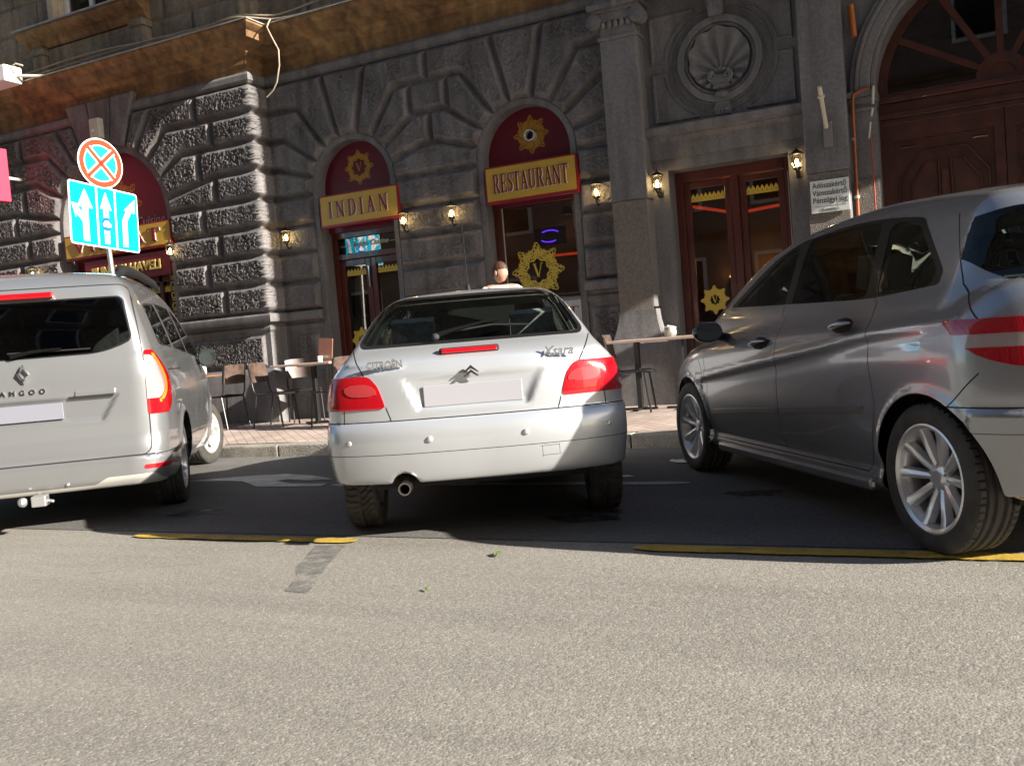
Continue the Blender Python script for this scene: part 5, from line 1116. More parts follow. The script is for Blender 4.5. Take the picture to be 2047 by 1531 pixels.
rc = lambda C_, N_: (N_[:, 0] < -.3) & (C_[:, 2] > 1.1)
g_ = rpoly([(-.715, 1.27), (-.54, 1.195), (0, 1.18), (.54, 1.195), (.715, 1.27), (.665, 1.565), (-.665, 1.565)], .03); sh.cut(lambda x, y, z: g_(y, z)-.012, rc, 2); sh.cut(lambda x, y, z: g_(y, z), rc, 3, only=(2,))
w0 = rpoly([(-.42, 1.24), (-.36, 1.52), (.28, 1.56), (.30, 1.22)], .05); w1 = rpoly([(.42, 1.22), (.42, 1.57), (1.22, 1.57), (1.26, 1.18)], .03); w2 = rpoly([(1.36, 1.18), (1.34, 1.56), (1.6, 1.53), (2.34, 1.13)], .03)
for g2 in (w0, w1, w2): sh.cut(lambda x, y, z: g2(x, z)-.012, side(), 4); sh.cut(lambda x, y, z: g2(x, z), side(), 5, only=(4,))
g3 = rpoly([(-.72, 1.17), (.72, 1.17), (.60, 1.66), (-.60, 1.66)], .04); sh.cut(lambda x, y, z: g3(y, z), lambda C_, N_: (N_[:, 0] > .2) & (C_[:, 2] > 1.12) & (C_[:, 0] > 1.4), 6)
lpz = [(.74, -.70), (.80, -.60), (.90, -.54), (1.0, -.52), (1.08, -.56), (1.14, -.64), (1.19, -.72)]
def lampk(x, y, z): ay = np.abs(y); return np.maximum.reduce([x-I(z, lpz), z-1.185, .745-z, (.792-.02*np.abs(z-.95))-ay])
lk = lambda C_, N_: (C_[:, 0] < -.3) & (C_[:, 2] > .7) & (C_[:, 2] < 1.25) & (np.abs(C_[:, 1]) > .7)
sh.cut(lampk, lk, 7)
hs = rpoly([(-.79, .475), (-.80, 1.15), (-.70, 1.66), (.70, 1.66), (.80, 1.15), (.79, .475)], .06); sh.band(lambda x, y, z: hs(y, z), lambda C_, N_: (N_[:, 0] < -.15) & (C_[:, 0] < -.4) & (C_[:, 2] > .46), 1, .004)
sh.band(lambda x, y, z: z-.474, lambda C_, N_: (C_[:, 0] < -.4) & (np.abs(C_[:, 2]-.474) < .04), 1, .003)
for p, q in (((.40, .40), (.36, 1.6)), ((1.30, .28), (1.30, 1.6)), ((2.2, .28), (2.36, 1.1)), ((.4, .28), (2.2, .28))): sh.seam(p, q, (0, 2), side())
sh.band(lambda x, y, z: z-1.04, lambda C_, N_: side()(C_, N_) & (C_[:, 0] > -.45) & (C_[:, 0] < .38) & (np.abs(C_[:, 2]-1.04) < .04), 1, .006)
SKP = [(-.95, .20), (-.80, .345), (-.50, .345), (-.42, .30), (.42, .30), (.50, .345), (.80, .345), (.95, .20)]; sk_ = lambda y, z: sdpoly(y, z, SKP)
sh.cut(lambda x, y, z: sk_(y, z), lambda C_, N_: (N_[:, 0] < -.1) & (C_[:, 0] < -.6) & (C_[:, 2] < .4), 9)
sh.cut(lambda x, y, z: np.maximum(np.abs(z-.392)-.016, .735-np.abs(y)), lambda C_, N_: (C_[:, 0] < -.55) & (C_[:, 2] < .46) & (C_[:, 2] > .33), 12, only=(0, 9))
sh.part('body', (0, 1, 2, 4, 9), [paint_k, m_seam, m_trim, mat('silver_skid', (.55, .54, .5), .35, metal=.5)], ck_, mi={1: 1, 2: 2, 4: 2, 9: 3})
sh.part('rear_window', (3,), g_dark, ck_, off=.003); sh.part('windshield', (6,), g_car, ck_, off=-.004)
for s in (1, -1): sh.part('side_window', (5,), g_dark, ck_, off=-.002, cond=lambda C_, N_: C_[:, 1]*s > 0)
def lin(x, y, z): return lampk(x, y, z)+.028
arcc = lambda x, y: (np.abs(y)-.79)+(x+.80)*.6
cpath = lambda z: I(z, [(.74, .03), (.80, .06), (.85, .115), (.91, .175), (.98, .195), (1.05, .175), (1.11, .13), (1.16, .075), (1.19, .05)])
for s in (1, -1):
    k = lambda C_, N_: lk(C_, N_) & (C_[:, 1]*s > 0)
    sh.cut(lambda x, y, z: np.abs(arcc(x, y)-cpath(z))-.019+np.maximum(0, .835-z)*2+np.maximum(0, z-1.15)*2, k, 10, only=(7,))
    sh.cut(lambda x, y, z: np.maximum(arcc(x, y)-cpath(z)+.030, np.maximum(.85-z, z-1.15)), k, 11, only=(7,))
    o = sh.part('tail_light', (7,), m_red, ck_, off=.006, edge=.02, cond=k); sh.part('light_strip', (10,), m_orange, o, off=.008, edge=.003, cond=k); sh.part('clear_lens', (11,), m_lclear, o, off=.007, edge=.003, cond=k)
liner(sh, ck_, 1.15, (0, 1, 2, 4))
car_interior(ck_, 1.1, -.55, 2.25, .74, ((.3, (0,), 1.35), (1.15, (.38, -.38), .52)), seat_z=.68)
for x, y, st in ((0, .80, 0), (0, -.80, 0), (2.716, .80, R_(-20)), (2.716, -.80, R_(-20))): wheel(ck_, x, y, .328, .205, .212, 'five', st, pat=1)
MB().box((-.735, -.24, 1.588), (-.68, .24, 1.628)).build('brake_light', m_redst, ck_, world=False, bevel=.012)
wiper(ck_, [(-.85, .03, 1.20), (-.845, -.1, 1.225), (-.84, -.28, 1.235)], [(-.835, .05, 1.225), (-.83, -.46, 1.222)])
MB().box((-.868, -.60, .905), (-.85, -.34, .945)).build('tailgate_grip', paint_k, ck_, world=False, bevel=.01); MB().box((-.862, -.58, .888), (-.85, -.30, .906)).build('grip_shadow_gap', m_seam, ck_, world=False)
MB().box((-.862, -.26, .765), (-.852, .26, .875)).build('number_plate', mat('plate_grey', (.17, .175, .21), .5), ck_, world=False, bevel=.003)
mb = MB(); P = [(0, .068), (.044, 0), (0, -.068), (-.044, 0)]; Q = [(a*.52, b*.52) for a, b in P]
mb.add([(-.868, -.04+a, 1.08+b) for a, b in P]+[(-.888, -.04+a*.8, 1.08+b*.8) for a, b in P]+[(-.872, -.04+a, 1.08+b) for a, b in Q], [(i, (i+1) % 4, (i+1) % 4+4, i+4) for i in range(4)]+[(i+4, (i+1) % 4+4, (i+1) % 4+8, i+8) for i in range(4)]); mb.build('diamond_badge', m_chrome, ck_, world=False)
text_mb('KANGOO', .046, .003, RT(-.870, -.0, .945), bold=.0008, spacing=2.1).build('badge_lettering', m_chrome, ck_, world=False)
for y, x in ((.62, -.885), (.22, -.905), (-.25, -.905), (-.64, -.88)): MB().ball((x+.003, y, .325), (.008, .012, .012), 10).build('parking_sensor', m_steel, ck_, world=False, smooth=True)
for s in (1, -1):
    sh.part('reflector', (12,), m_redst, ck_, off=.004, edge=.01, cond=lambda C_, N_: C_[:, 1]*s > 0)
    MB().tube([(-.46, s*.63, 1.745), (-.36, s*.63, 1.782), (-.15, s*.635, 1.80), (.4, s*.64, 1.815), (1.2, s*.64, 1.81), (1.45, s*.65, 1.765)], [.022, .042, .036, .032, .030, .02], 10).build('roof_rail', m_dark, ck_, world=False, smooth=60); mirror_unit(ck_, 1.92, s*.985, 1.12, mat('mirror_black', (.02, .026, .022), .15), s, (.07, .085, .09))
MB().cyl((-.90, -.05, .235), (-.7, -.05, .235), .028).box((-1.0, -.13, .21), (-.90, -.04, .28)).ball((-.955, .02, .245), .032, 10).tube([(-.94, -.13, .24), (-.97, -.17, .235)], .012, 6).build('tow_hitch', m_steel, ck_, world=False, bevel=.006)
MB().box((-.6, -.76, .25), (2.5, .76, .34)).build('underbody', m_under, ck_, world=False)
# ================= ground =================
def asphalt(name, c1, c2, patch=None):
    m = bpy.data.materials.new(name); m.use_nodes = True; n = m.node_tree; p = n.nodes['Principled BSDF']; L = n.links.new; tc = n.nodes.new('ShaderNodeTexCoord')
    def noise(sc, det=3, rough=.6, stretch=None):
        t = n.nodes.new('ShaderNodeTexNoise'); t.inputs['Scale'].default_value = sc; t.inputs['Detail'].default_value = det; t.inputs['Roughness'].default_value = rough
        if stretch: mp = n.nodes.new('ShaderNodeMapping'); mp.inputs['Scale'].default_value = stretch; L(tc.outputs['Object'], mp.inputs[0]); L(mp.outputs[0], t.inputs['Vector'])
        else: L(tc.outputs['Object'], t.inputs['Vector'])
        return t
    def mr(src, a, b, c, d): q = n.nodes.new('ShaderNodeMapRange'); q.inputs[1].default_value = a; q.inputs[2].default_value = b; q.inputs[3].default_value = c; q.inputs[4].default_value = d; L(src, q.inputs[0]); return q.outputs[0]
    def mixc(f, a, b):
        q = n.nodes.new('ShaderNodeMix'); q.data_type = 'RGBA'; L(f, q.inputs[0])
        for i, v in ((6, a), (7, b)):
            if isinstance(v, tuple): q.inputs[i].default_value = (*v, 1)
            else: L(v, q.inputs[i])
        return q.outputs[2]
    big = noise(.55, 5, .6, (.5, 1.6, 1)); base = mixc(mr(big.outputs['Fac'], .35, .65, 0, 1), c1, c2)
    sk_ = noise(1.0, 6, .62, (.22, 2.2, 1)); base = mixc(mr(sk_.outputs['Fac'], .44, .70, 0, .55), base, tuple(c*.72 for c in c1))
    vo = n.nodes.new('ShaderNodeTexVoronoi'); vo.inputs['Scale'].default_value = 115; L(tc.outputs['Object'], vo.inputs['Vector'])
    sp = n.nodes.new('ShaderNodeSeparateColor'); L(vo.outputs['Color'], sp.inputs[0])
    base = mixc(mr(sp.outputs[0], .62, .98, 0, .5), base, tuple(min(1, c*1.6) for c in c2)); base = mixc(mr(sp.outputs[1], .65, .95, 0, .45), base, tuple(c*.55 for c in c1))
    fine = noise(120, 2); base = mixc(mr(fine.outputs['Fac'], .4, .62, .25, 0), base, tuple(c*.5 for c in c1))
    L(base, p.inputs['Base Color']); p.inputs['Roughness'].default_value = .82; p.inputs['Specular IOR Level'].default_value = .35
    b = n.nodes.new('ShaderNodeBump'); b.inputs['Strength'].default_value = .32; b.inputs['Distance'].default_value = .004; L(vo.outputs['Distance'], b.inputs['Height']); b.invert = True
    b2 = n.nodes.new('ShaderNodeBump'); b2.inputs['Strength'].default_value = .4; b2.inputs['Distance'].default_value = .008; ln = noise(28, 4); L(ln.outputs['Fac'], b2.inputs['Height']); L(b.outputs[0], b2.inputs['Normal']); L(b2.outputs[0], p.inputs['Normal'])
    MT[name] = m; return m
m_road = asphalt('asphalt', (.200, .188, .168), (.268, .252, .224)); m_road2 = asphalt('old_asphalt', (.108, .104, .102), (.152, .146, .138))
def gridplane(name, x0, x1, y0, y1, z, m, nx=2, ny=2, kind='structure', fz=None):
    vs = [(x0+(x1-x0)*i/nx, y0+(y1-y0)*j/ny, (fz(x0+(x1-x0)*i/nx, y0+(y1-y0)*j/ny) if fz else z)) for i in range(nx+1) for j in range(ny+1)]
    o = MB().add(vs, [(i*(ny+1)+j, (i+1)*(ny+1)+j, (i+1)*(ny+1)+j+1, i*(ny+1)+j+1) for i in range(nx) for j in range(ny)]).build(name, m); return tag(o, kind=kind)
gridplane('ground', -300, 300, -300, 300, -.03, mat('ground_far', (.09, .085, .08), .9, var=.2, vscale=.3))
gridplane('road', -70, 70, -7, 7.79, 0, m_road)
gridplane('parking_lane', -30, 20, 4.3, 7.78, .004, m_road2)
# pavement: paving with herringbone-like pavers, kerb stones
def paver():
    m = bpy.data.materials.new('red_pavers'); m.use_nodes = True; n = m.node_tree; p = n.nodes['Principled BSDF']; L = n.links.new; tc = n.nodes.new('ShaderNodeTexCoord')
    mp = n.nodes.new('ShaderNodeMapping'); mp.inputs['Rotation'].default_value = (0, 0, R_(45)); L(tc.outputs['Object'], mp.inputs[0])
    b = n.nodes.new('ShaderNodeTexBrick'); b.inputs['Scale'].default_value = 1; b.inputs['Brick Width'].default_value = .2; b.inputs['Row Height'].default_value = .1; b.inputs['Mortar Size'].default_value = .004
    b.inputs['Color1'].default_value = (.43, .35, .305, 1); b.inputs['Color2'].default_value = (.37, .285, .245, 1); b.inputs['Mortar'].default_value = (.14, .11, .09, 1); L(mp.outputs[0], b.inputs['Vector'])
    t = n.nodes.new('ShaderNodeTexNoise'); t.inputs['Scale'].default_value = 1.5; t.inputs['Detail'].default_value = 8; L(tc.outputs['Object'], t.inputs['Vector'])
    r = n.nodes.new('ShaderNodeMapRange'); r.inputs[1].default_value = .3; r.inputs[2].default_value = .7; r.inputs[3].default_value = .75; r.inputs[4].default_value = 1.2; L(t.outputs['Fac'], r.inputs[0])
    s_ = n.nodes.new('ShaderNodeVectorMath'); s_.operation = 'SCALE'; L(b.outputs['Color'], s_.inputs[0]); L(r.outputs[0], s_.inputs['Scale']); L(s_.outputs[0], p.inputs['Base Color']); p.inputs['Roughness'].default_value = .8
    bp = n.nodes.new('ShaderNodeBump'); bp.inputs['Strength'].default_value = .6; bp.inputs['Distance'].default_value = .004; bp.invert = True; L(b.outputs['Fac'], bp.inputs['Height']); L(bp.outputs[0], p.inputs['Normal']); return m
pz = lambda x, y: .13+.05*(y-8.0)/2.5
gridplane('pavement', -70, 70, 8.0, 10.75, 0, paver(), 2, 2, fz=pz)
mb = MB(); x = -30.0
while x < 20:
    L_ = random.uniform(.85, 1.1); d = random.uniform(-.006, .006); mb.box((x+.004, 7.78+d, -.05), (x+L_-.004, 8.0, .13+random.uniform(-.004, .003))); x += L_
o = mb.build('kerb', mat('kerb_stone', (.26, .24, .21), .85, var=.25, vscale=6, bump=.8, bscale=45, bdist=.012, spk=9), bevel=.018); tag(o, kind='structure')
tag(MB().box((-70, 7.9, -.06), (-30, 8, .12)).box((20, 7.9, -.06), (70, 8, .12)).build('kerb_far', MT['kerb_stone']), kind='structure')
m_yel = mat('yellow_paint', (.42, .28, .035), .7, var=.3, vscale=5, spk=30, bump=.3, bscale=60); m_wht = mat('white_road_paint', (.42, .42, .41), .7, var=.25, vscale=6, spk=20)
worn(m_yel, 12, .30, .42); worn(m_wht, 14, .24, .42)
def strip(name, x0, x1, y0, y1, z, m, n=24, jag=.008, label=None):
    vs = []
    for i in range(n+1):
        x = x0+(x1-x0)*i/n; e = .35 if i in (0, n) else 0; vs += [(x, y0+random.uniform(-jag, jag)+(y1-y0)*e, z), (x, y1+random.uniform(-jag, jag)-(y1-y0)*e, z)]
    return tag(MB().add(vs, [(2*i, 2*i+2, 2*i+3, 2*i+1) for i in range(n)]).build(name, m), kind='structure')
strip('yellow_line', -4.72, -3.02, 4.12, 4.225, .009, m_yel); strip('yellow_line', -1.42, 2.6, 4.13, 4.24, .009, m_yel, 50); strip('yellow_line', -9.5, -7.6, 4.12, 4.225, .009, m_yel)
aw = [(-6.75, 6.28), (-6.0, 6.50), (-5.70, 6.72), (-5.35, 6.72), (-4.8, 6.42), (-4.55, 6.28), (-4.8, 6.22), (-5.25, 6.22), (-5.25, 6.06), (-4.75, 6.08), (-4.35, 6.06), (-4.25, 5.95), (-5.35, 5.90), (-5.62, 6.16), (-6.05, 6.3)]
aw = [(-6.35, 6.20), (-5.75, 6.50), (-5.45, 6.56), (-5.1, 6.47), (-4.72, 6.26), (-4.95, 6.20), (-5.2, 6.27), (-5.25, 6.18), (-4.98, 6.05), (-4.62, 6.05), (-4.60, 5.93), (-5.22, 5.90), (-5.62, 6.18), (-5.85, 6.22)]
me = MB().add([(a, b, .009) for a, b in aw], [tuple(range(len(aw)))[::-1]]); tag(me.build('white_arrow', m_wht), kind='structure')
strip('white_line', -4.52, -1.6, 5.92, 6.03, .009, m_wht, 20)
aw2 = [(-3.22, 4.07), (-3.04, 4.10), (-2.84, 3.66), (-2.68, 3.35), (-2.62, 3.22), (-2.76, 3.24), (-2.86, 3.45), (-3.0, 3.62)]
tag(MB().add([(a, b, .004) for a, b in aw2], [tuple(range(8))[::-1]]).build('tar_patch', worn(mat('tar', (.168, .165, .158), .75, var=.25, vscale=14, spk=8), 5, .42, .62)), kind='structure')
# litter
m_oil = worn(mat('oil_stain', (.035, .034, .034), .45, var=.3, vscale=20), 11, .40, .60)
for x, y, r in ((-1.9, 4.9, .22), (-2.35, 5.5, .14), (-4.9, 4.9, .2), (-1.1, 5.6, .16)):
    n = 18; tag(MB().add([(x+r*(1+.3*math.sin(3*a+x))*math.cos(a), y+r*.8*(1+.25*math.cos(2*a+y))*math.sin(a), .0075 if y > 4.3 else .0035) for a in [2*PI*k/n for k in range(n)]], [tuple(range(n))]).build('oil_stain', m_oil), kind='structure')
m_crk = mat('road_crack', (.03, .028, .026), .9)
def crack(x, y, a, L, w, seed):
    rg = random.Random(seed); P = [(x, y)]
    while L > 0: a += rg.uniform(-.35, .35); d = rg.uniform(.03, .08); x += math.cos(a)*d; y += math.sin(a)*d; P.append((x, y)); L -= d
    vs = []
    for i, (px_, py_) in enumerate(P): ww = w*(.4+rg.random())*(1 if 0 < i < len(P)-1 else .1); vs += [(px_, py_-ww, .0032), (px_, py_+ww, .0032)]
    tag(MB().add(vs, [(2*i, 2*i+2, 2*i+3, 2*i+1) for i in range(len(P)-1)]).build('road_crack', m_crk), kind='structure')
crack(-4.6, 3.1, .1, 1.2, .0010, 5)
def leaf(x, y, s, c, lb, nm='fallen_leaf', cat='leaf'):
    mb = MB(); n = 10; a0 = random.uniform(0, 6)
    P = [(math.cos(2*PI*i/n)*s, math.sin(2*PI*i/n)*s*.45*(1.3 if i % 2 else .8)) for i in range(n)]
    mb.add([(0, 0, .018)]+[(p*math.cos(a0)-q*math.sin(a0), p*math.sin(a0)+q*math.cos(a0), .007+.012*random.random()) for p, q in P], [(0, i+1, (i+1) % n+1) for i in range(n)]); mb.v = [(v[0]+x, v[1]+y, v[2]) for v in mb.v]
    tag(mb.build(nm, c), lb, cat)
gl_ = mat('green_leaf', (.10, .14, .03), .6); leaf(-2.05, 3.98, .045, gl_, 'small curled green leaf on the asphalt below the silver car'); leaf(-2.08, 3.35, .02, gl_, 'tiny yellow green leaf scrap on the sunlit asphalt nearer the camera')
leaf(-1.93, 6.92, .11, mat('paper', (.75, .75, .75), .7), 'crumpled white paper scrap by the front wheel of the grey car', 'paper_scrap', 'litter')
# ================= road sign =================
rs = thing('road_sign', 'leaning signpost with a round no stopping disc above a wide blue three lane arrow plate', 'road sign', (-9.16, 8.15, .13))
PYAW = R_(90+5); ct, st_ = math.cos(R_(-3.2)), math.sin(R_(-3.2))
SM = Matrix.Translation((-9.18, 8.15, 2.93)) @ Matrix.Rotation(PYAW, 4, 'Z') @ Matrix.Rotation(R_(3.0), 4, 'Y')   # plate local: x right, z up, front -y
m_cy = mat('sign_blue', (.0, .50, .86), .35); m_sw = mat('sign_white', (.85, .87, .88), .35); m_sr = mat('sign_orange_red', (.62, .035, .008), .35)
def rrect(w, h, r, n=5):
    P = []
    for cx, cz, a in ((w/2-r, h/2-r, 0), (-w/2+r, h/2-r, 90), (-w/2+r, -h/2+r, 180), (w/2-r, -h/2+r, 270)): P += [(cx+r*math.cos(R_(a+90*k/n)), cz+r*math.sin(R_(a+90*k/n))) for k in range(n+1)]
    return P
pp = MB().prism(rrect(1.10, .75, .04), 0, .012, SM).build('lane_plate', m_sw, rs, bevel=.003)
MB().prism(rrect(1.065, .715, .03), -.003, 0, SM).build('blue_field', m_cy, pp)
mb = MB(); Y0, Y1 = -.006, -.003
for x in (-.13, .165): mb.box((x-.012, Y0, -.345), (x+.012, Y1, .345), SM)
def pr(P): mb.prism(P, Y0, Y1, SM)
pr([(-.36, .08), (-.27, .08), (-.27, -.32), (-.36, -.32)]); pr([(-.43, .08), (-.20, .08), (-.315, .30)]); pr([(-.36, -.10), (-.36, .0), (-.44, .09), (-.48, .02)]); pr([(-.52, .11), (-.41, .10), (-.46, -.06)])
pr([(-.03, .10), (.05, .10), (.05, -.32), (-.03, -.32)]); pr([(-.08, .10), (.10, .10), (.01, .31)])
pr([(.27, -.32), (.35, -.32), (.35, -.0), (.27, -.0)]); pr([(.27, 0), (.35, 0), (.45, .16), (.38, .20)]); pr([(.31, .14), (.49, .12), (.50, .30)])
mb.build('white_arrow', m_sw, pp)
mb = MB(); mb.v = []; 
n = 24; mb.prism([(.01+.085*math.cos(2*PI*k/n), -.08+.085*math.sin(2*PI*k/n)) for k in range(n)], -.009, -.006, SM); mb.build('bus_symbol_disc', mat('deep_blue', (.01, .12, .5), .4), pp)
mb = MB(); mb.prism(rrect(.13, .05, .02), -.011, -.009, SM @ Matrix.Translation((.01, 0, -.09))); mb.prism(rrect(.07, .03, .01), -.011, -.009, SM @ Matrix.Translation((.01, 0, -.055))); mb.build('bus_symbol', m_sw, pp)
SD = SM @ Matrix.Translation((.0, -.01, .66)); circ = lambda r, n=40, a0=0, a1=2*PI: [(r*math.cos(a0+(a1-a0)*k/n), r*math.sin(a0+(a1-a0)*k/n)) for k in range(n)]
SD = Matrix.Translation((-9.17, 8.15, 3.585)) @ Matrix.Rotation(R_(90-6), 4, 'Z') @ Matrix.Rotation(R_(3.0), 4, 'Y')
dp = MB().prism(circ(.305), 0, .012, SD).build('round_disc', m_sw, rs, bevel=.003)
mb = MB(); mb.ring((0, 0), .225, .288, -.004, 0, n=40); mb.v = [tuple(SD @ Vector(v)) for v in mb.v]; mb.build('red_ring', m_sr, dp)
MB().prism(circ(.21), -.003, 0, SD).build('blue_field', m_cy, dp)
mb = MB()
for a in (45, -45): T = SD @ Matrix.Rotation(R_(a), 4, 'Y'); mb.box((-.235, -.008, -.040), (.235, -.0035, .040), T)
mb.build('white_cross_edge', m_sw, dp)
mb = MB()
for a in (45, -45): T = SD @ Matrix.Rotation(R_(a), 4, 'Y'); mb.box((-.24, -.012, -.022), (.24, -.0085, .022), T)
mb.build('red_cross', m_sr, dp)
Pt = Vector((-9.225, 8.13, 3.86)); Pb = Vector((-9.21, 8.30, .13)); MB().tube([Pb, Pt], .03, 14).build('pole', m_steel, rs, smooth=40)
mb = MB()
for z in (2.75, 3.15, 3.6): p = Pb+(Pt-Pb)*((z-.13)/3.73); mb.cyl(p-Vector((0, 0, .015)), p+Vector((0, 0, .015)), .036, 14)
mb.build('clamp', m_steel, rs); MB().lathe([(.0, 0), (.07, 0), (.05, .02), (.035, .05), (.0, .05)], 14, Matrix.Translation(Pb)).build('foot_collar', m_steel, rs, smooth=40)
# ================= cafe furniture =================
m_bw = mat('brown_laminate', (.075, .048, .038), .45, var=.45, vscale=9, coat=.2); m_top = mat('pale_tabletop', (.42, .32, .27), .5, var=.12, vscale=5); m_topb = mat('brown_tabletop', (.16, .08, .05), .5, var=.25, vscale=5)
def chair0():
    t = thing('cafe_chair', '', 'chair', (0, 0, 0))   # faces +x
    for s in (-1, 1):
        P = [(.20, s*.20, 0), (.15, s*.19, .44)]; MB().tube(P, .0115, 8).build('leg', m_black, t, world=False)
        MB().tube([(-.25, s*.20, 0), (-.17, s*.19, .43)], .0115, 8).build('leg', m_black, t, world=False)
    mb = MB(); 
    for s in (-1, 1): mb.tube([(.17, s*.19, .445), (-.17, s*.19, .435), (-.21, s*.19, .50), (-.27, s*.185, .86)], .0115, 8)
    mb.tube([(.15, -.19, .43), (.15, .19, .43)], .010, 6); mb.tube([(-.17, -.19, .43), (-.17, .19, .43)], .010, 6); mb.build('frame', m_black, t, world=False, smooth=50)
    mb = MB(); n = 8; vs = []
    for i in range(n+1):
        y = -.195+.39*i/n; c = .03*(1-(2*i/n-1)**2)
        for z, xx in ((.60, -.215), (.66, -.228), (.78, -.248), (.86, -.262)):
            for o in (0, .012): vs.append((xx-c+o, y, z-(.02*(abs(2*i/n-1))**4 if z > .8 else 0)))
    f = []
    for i in range(n):
        a, b = i*8, (i+1)*8
        for k in range(3): f += [(a+2*k, a+2*k+2, b+2*k+2, b+2*k), (a+2*k+1, b+2*k+1, b+2*k+3, a+2*k+3)]
        f += [(a, b, b+1, a+1), (a+6, a+7, b+7, b+6)]
    f += [(0, 1, 3, 2), (2, 3, 5, 4), (4, 5, 7, 6)]+[tuple(n*8+q for q in (2*k, 2*k+2, 2*k+3, 2*k+1)) for k in range(3)]
    mb.add(vs, f); mb.build('backrest', m_bw, t, world=False, smooth=50)
    mb = MB(); vs = []
    for i in range(7):
        x = -.20+.42*i/6; zz = .455-.012*math.sin(PI*i/6)-(.02 if i == 6 else 0)
        for y in (-.2, -.1, 0, .1, .2): vs.append((x, y, zz-.008*(1-(y/.2)**2)))
    f = [(i*5+j, (i+1)*5+j, (i+1)*5+j+1, i*5+j+1) for i in range(6) for j in range(4)]; mb.add(vs, f); mb.add([(a, b, c-.012) for a, b, c in vs], [q[::-1] for q in f]); mb.build('seat', mat('dark_seat', (.04, .033, .03), .5, var=.2, vscale=9), t, world=False, smooth=60); return t
CH = [(-8.95, 9.62, PI*.97, 'brown backed cafe chair facing the small table by the van'), (-8.05, 9.62, .12, 'cafe chair with black legs standing between the two small tables, turned right'), (-7.92, 10.06, -.75, 'cafe chair with a sunlit reddish back half behind the pale table'), (-7.02, 9.45, PI*.95, 'cafe chair right of the pale table, mostly hidden by the silver car'),
 (-3.12, 9.62, .15, 'cafe chair at the left end of the table below the glazed door'), (-9.98, 9.75, .1, 'cafe chair behind the nose of the van, facing the small table')]
c0_ = chair0()
for i, (x, y, a, lb) in enumerate(CH): o = c0_ if i == 0 else copy_tree(c0_); o.location = (x, y, pz(x, y)); o.rotation_euler = (0, 0, a); tag(o, lb, 'chair', 'cafe chairs along the wall')
def table(x, y, w, d, h, mt, lb, split=False, two=False, a=0):
    t = thing('cafe_table', lb, 'table', (x, y, pz(x, y)), a, 'small cafe tables along the wall')
    mb = MB(); mb.box((-w/2, -d/2, h-.03), (w/2, d/2, h)); mb.build('tabletop', mt, t, world=False, bevel=.006)
    mb = MB()
    for q in ((-.25*w, .25*w) if two else (0,)): mb.box((q-.028, -.028, .02), (q+.028, .028, h-.03)); mb.box((q-.19, -.025, .0), (q+.19, .025, .025)); mb.box((q-.025, -.19, .0), (q+.025, .19, .024))
    mb.build('pedestal', m_black, t, world=False, bevel=.004); mb = MB(); mb.box((-.15, -.15, h-.045), (.15, .15, h-.0305)); mb.build('top_plate', m_steel, t, world=False); return t
table(-9.50, 9.72, .62, .62, .74, m_topb, 'small brown cafe table on a black post, just right of the van mirror'); table(-7.52, 9.78, .95, .6, .80, m_top, 'pale topped cafe table partly hidden by the silver car, with a brown menu on it')
table(-2.86, 9.78, .98, .62, .78, m_top, 'pale topped cafe table below the glazed door, between the silver and the grey car', two=True)
def pot(x, y, z, lb):
    t = thing('sugar_pot', lb, 'pot', (x, y, z)); mb = MB(); mb.lathe([(.0, 0), (.05, 0), (.062, .01), (.068, .05), (.062, .10), (.052, .105), (.052, .085), (.0, .08)], 20); mb.build('bowl', mat('patterned_china', (.72, .69, .62), .4, col2=(.12, .11, .09), vscale=22), t, world=False, smooth=50)
    mb = MB()
    for k in range(7): mb.box((-.03+.009*k, -.028, .05), (-.024+.009*k, .028, .118+.01*random.random()), Matrix.Rotation(.1*(k-3), 4, 'Y'))
    mb.build('sachet', m_white, t, world=False)
pot(-9.42, 9.75, pz(0, 9.75)+.74, 'patterned white sugar pot on the brown table by the van'); pot(-2.72, 9.80, pz(0, 9.8)+.78, 'patterned white sugar pot on the table below the glazed door')
t = thing('ashtray', 'small pale bowl at the left edge of the brown table by the van', 'bowl', (-9.7, 9.66, pz(0, 9.7)+.74)); MB().lathe([(0, 0), (.035, 0), (.045, .03), (.038, .035), (.03, .012), (0, .01)], 16).build('dish', m_offw, t, world=False, smooth=50)
t = thing('menu_stand', 'upright reddish brown menu board with small pale lettering on the pale table', 'menu', (-7.36, 9.83, pz(0, 9.8)+.80), 0)
T = Matrix.Rotation(R_(-6), 4, 'X') @ Matrix.Rotation(R_(4), 4, 'Y'); MB().box((-.11, -.008, 0), (.11, .008, .30), T).build('board', mat('menu_brown', (.20, .085, .055), .6, var=.1, vscale=9), t, world=False, bevel=.003)
q = text_mb('MENU', .05, .001, T @ Matrix.Translation((.0, -.010, .045)) @ Matrix.Rotation(PI/2, 4, 'X')); q.build('lettering', m_offw, t, world=False)
t = thing('candle_glass', 'small white candle glass beside the menu on the pale table', 'candle', (-7.33, 9.68, pz(0, 9.7)+.80)); MB().lathe([(0, 0), (.03, 0), (.033, .08), (.028, .08), (.026, .02), (0, .02)], 16).build('glass_cup', m_white, t, world=False, smooth=50); MB().lathe([(0, .02), (.024, .02), (.024, .05), (0, .052)], 12).build('candle', m_offw, t, world=False)
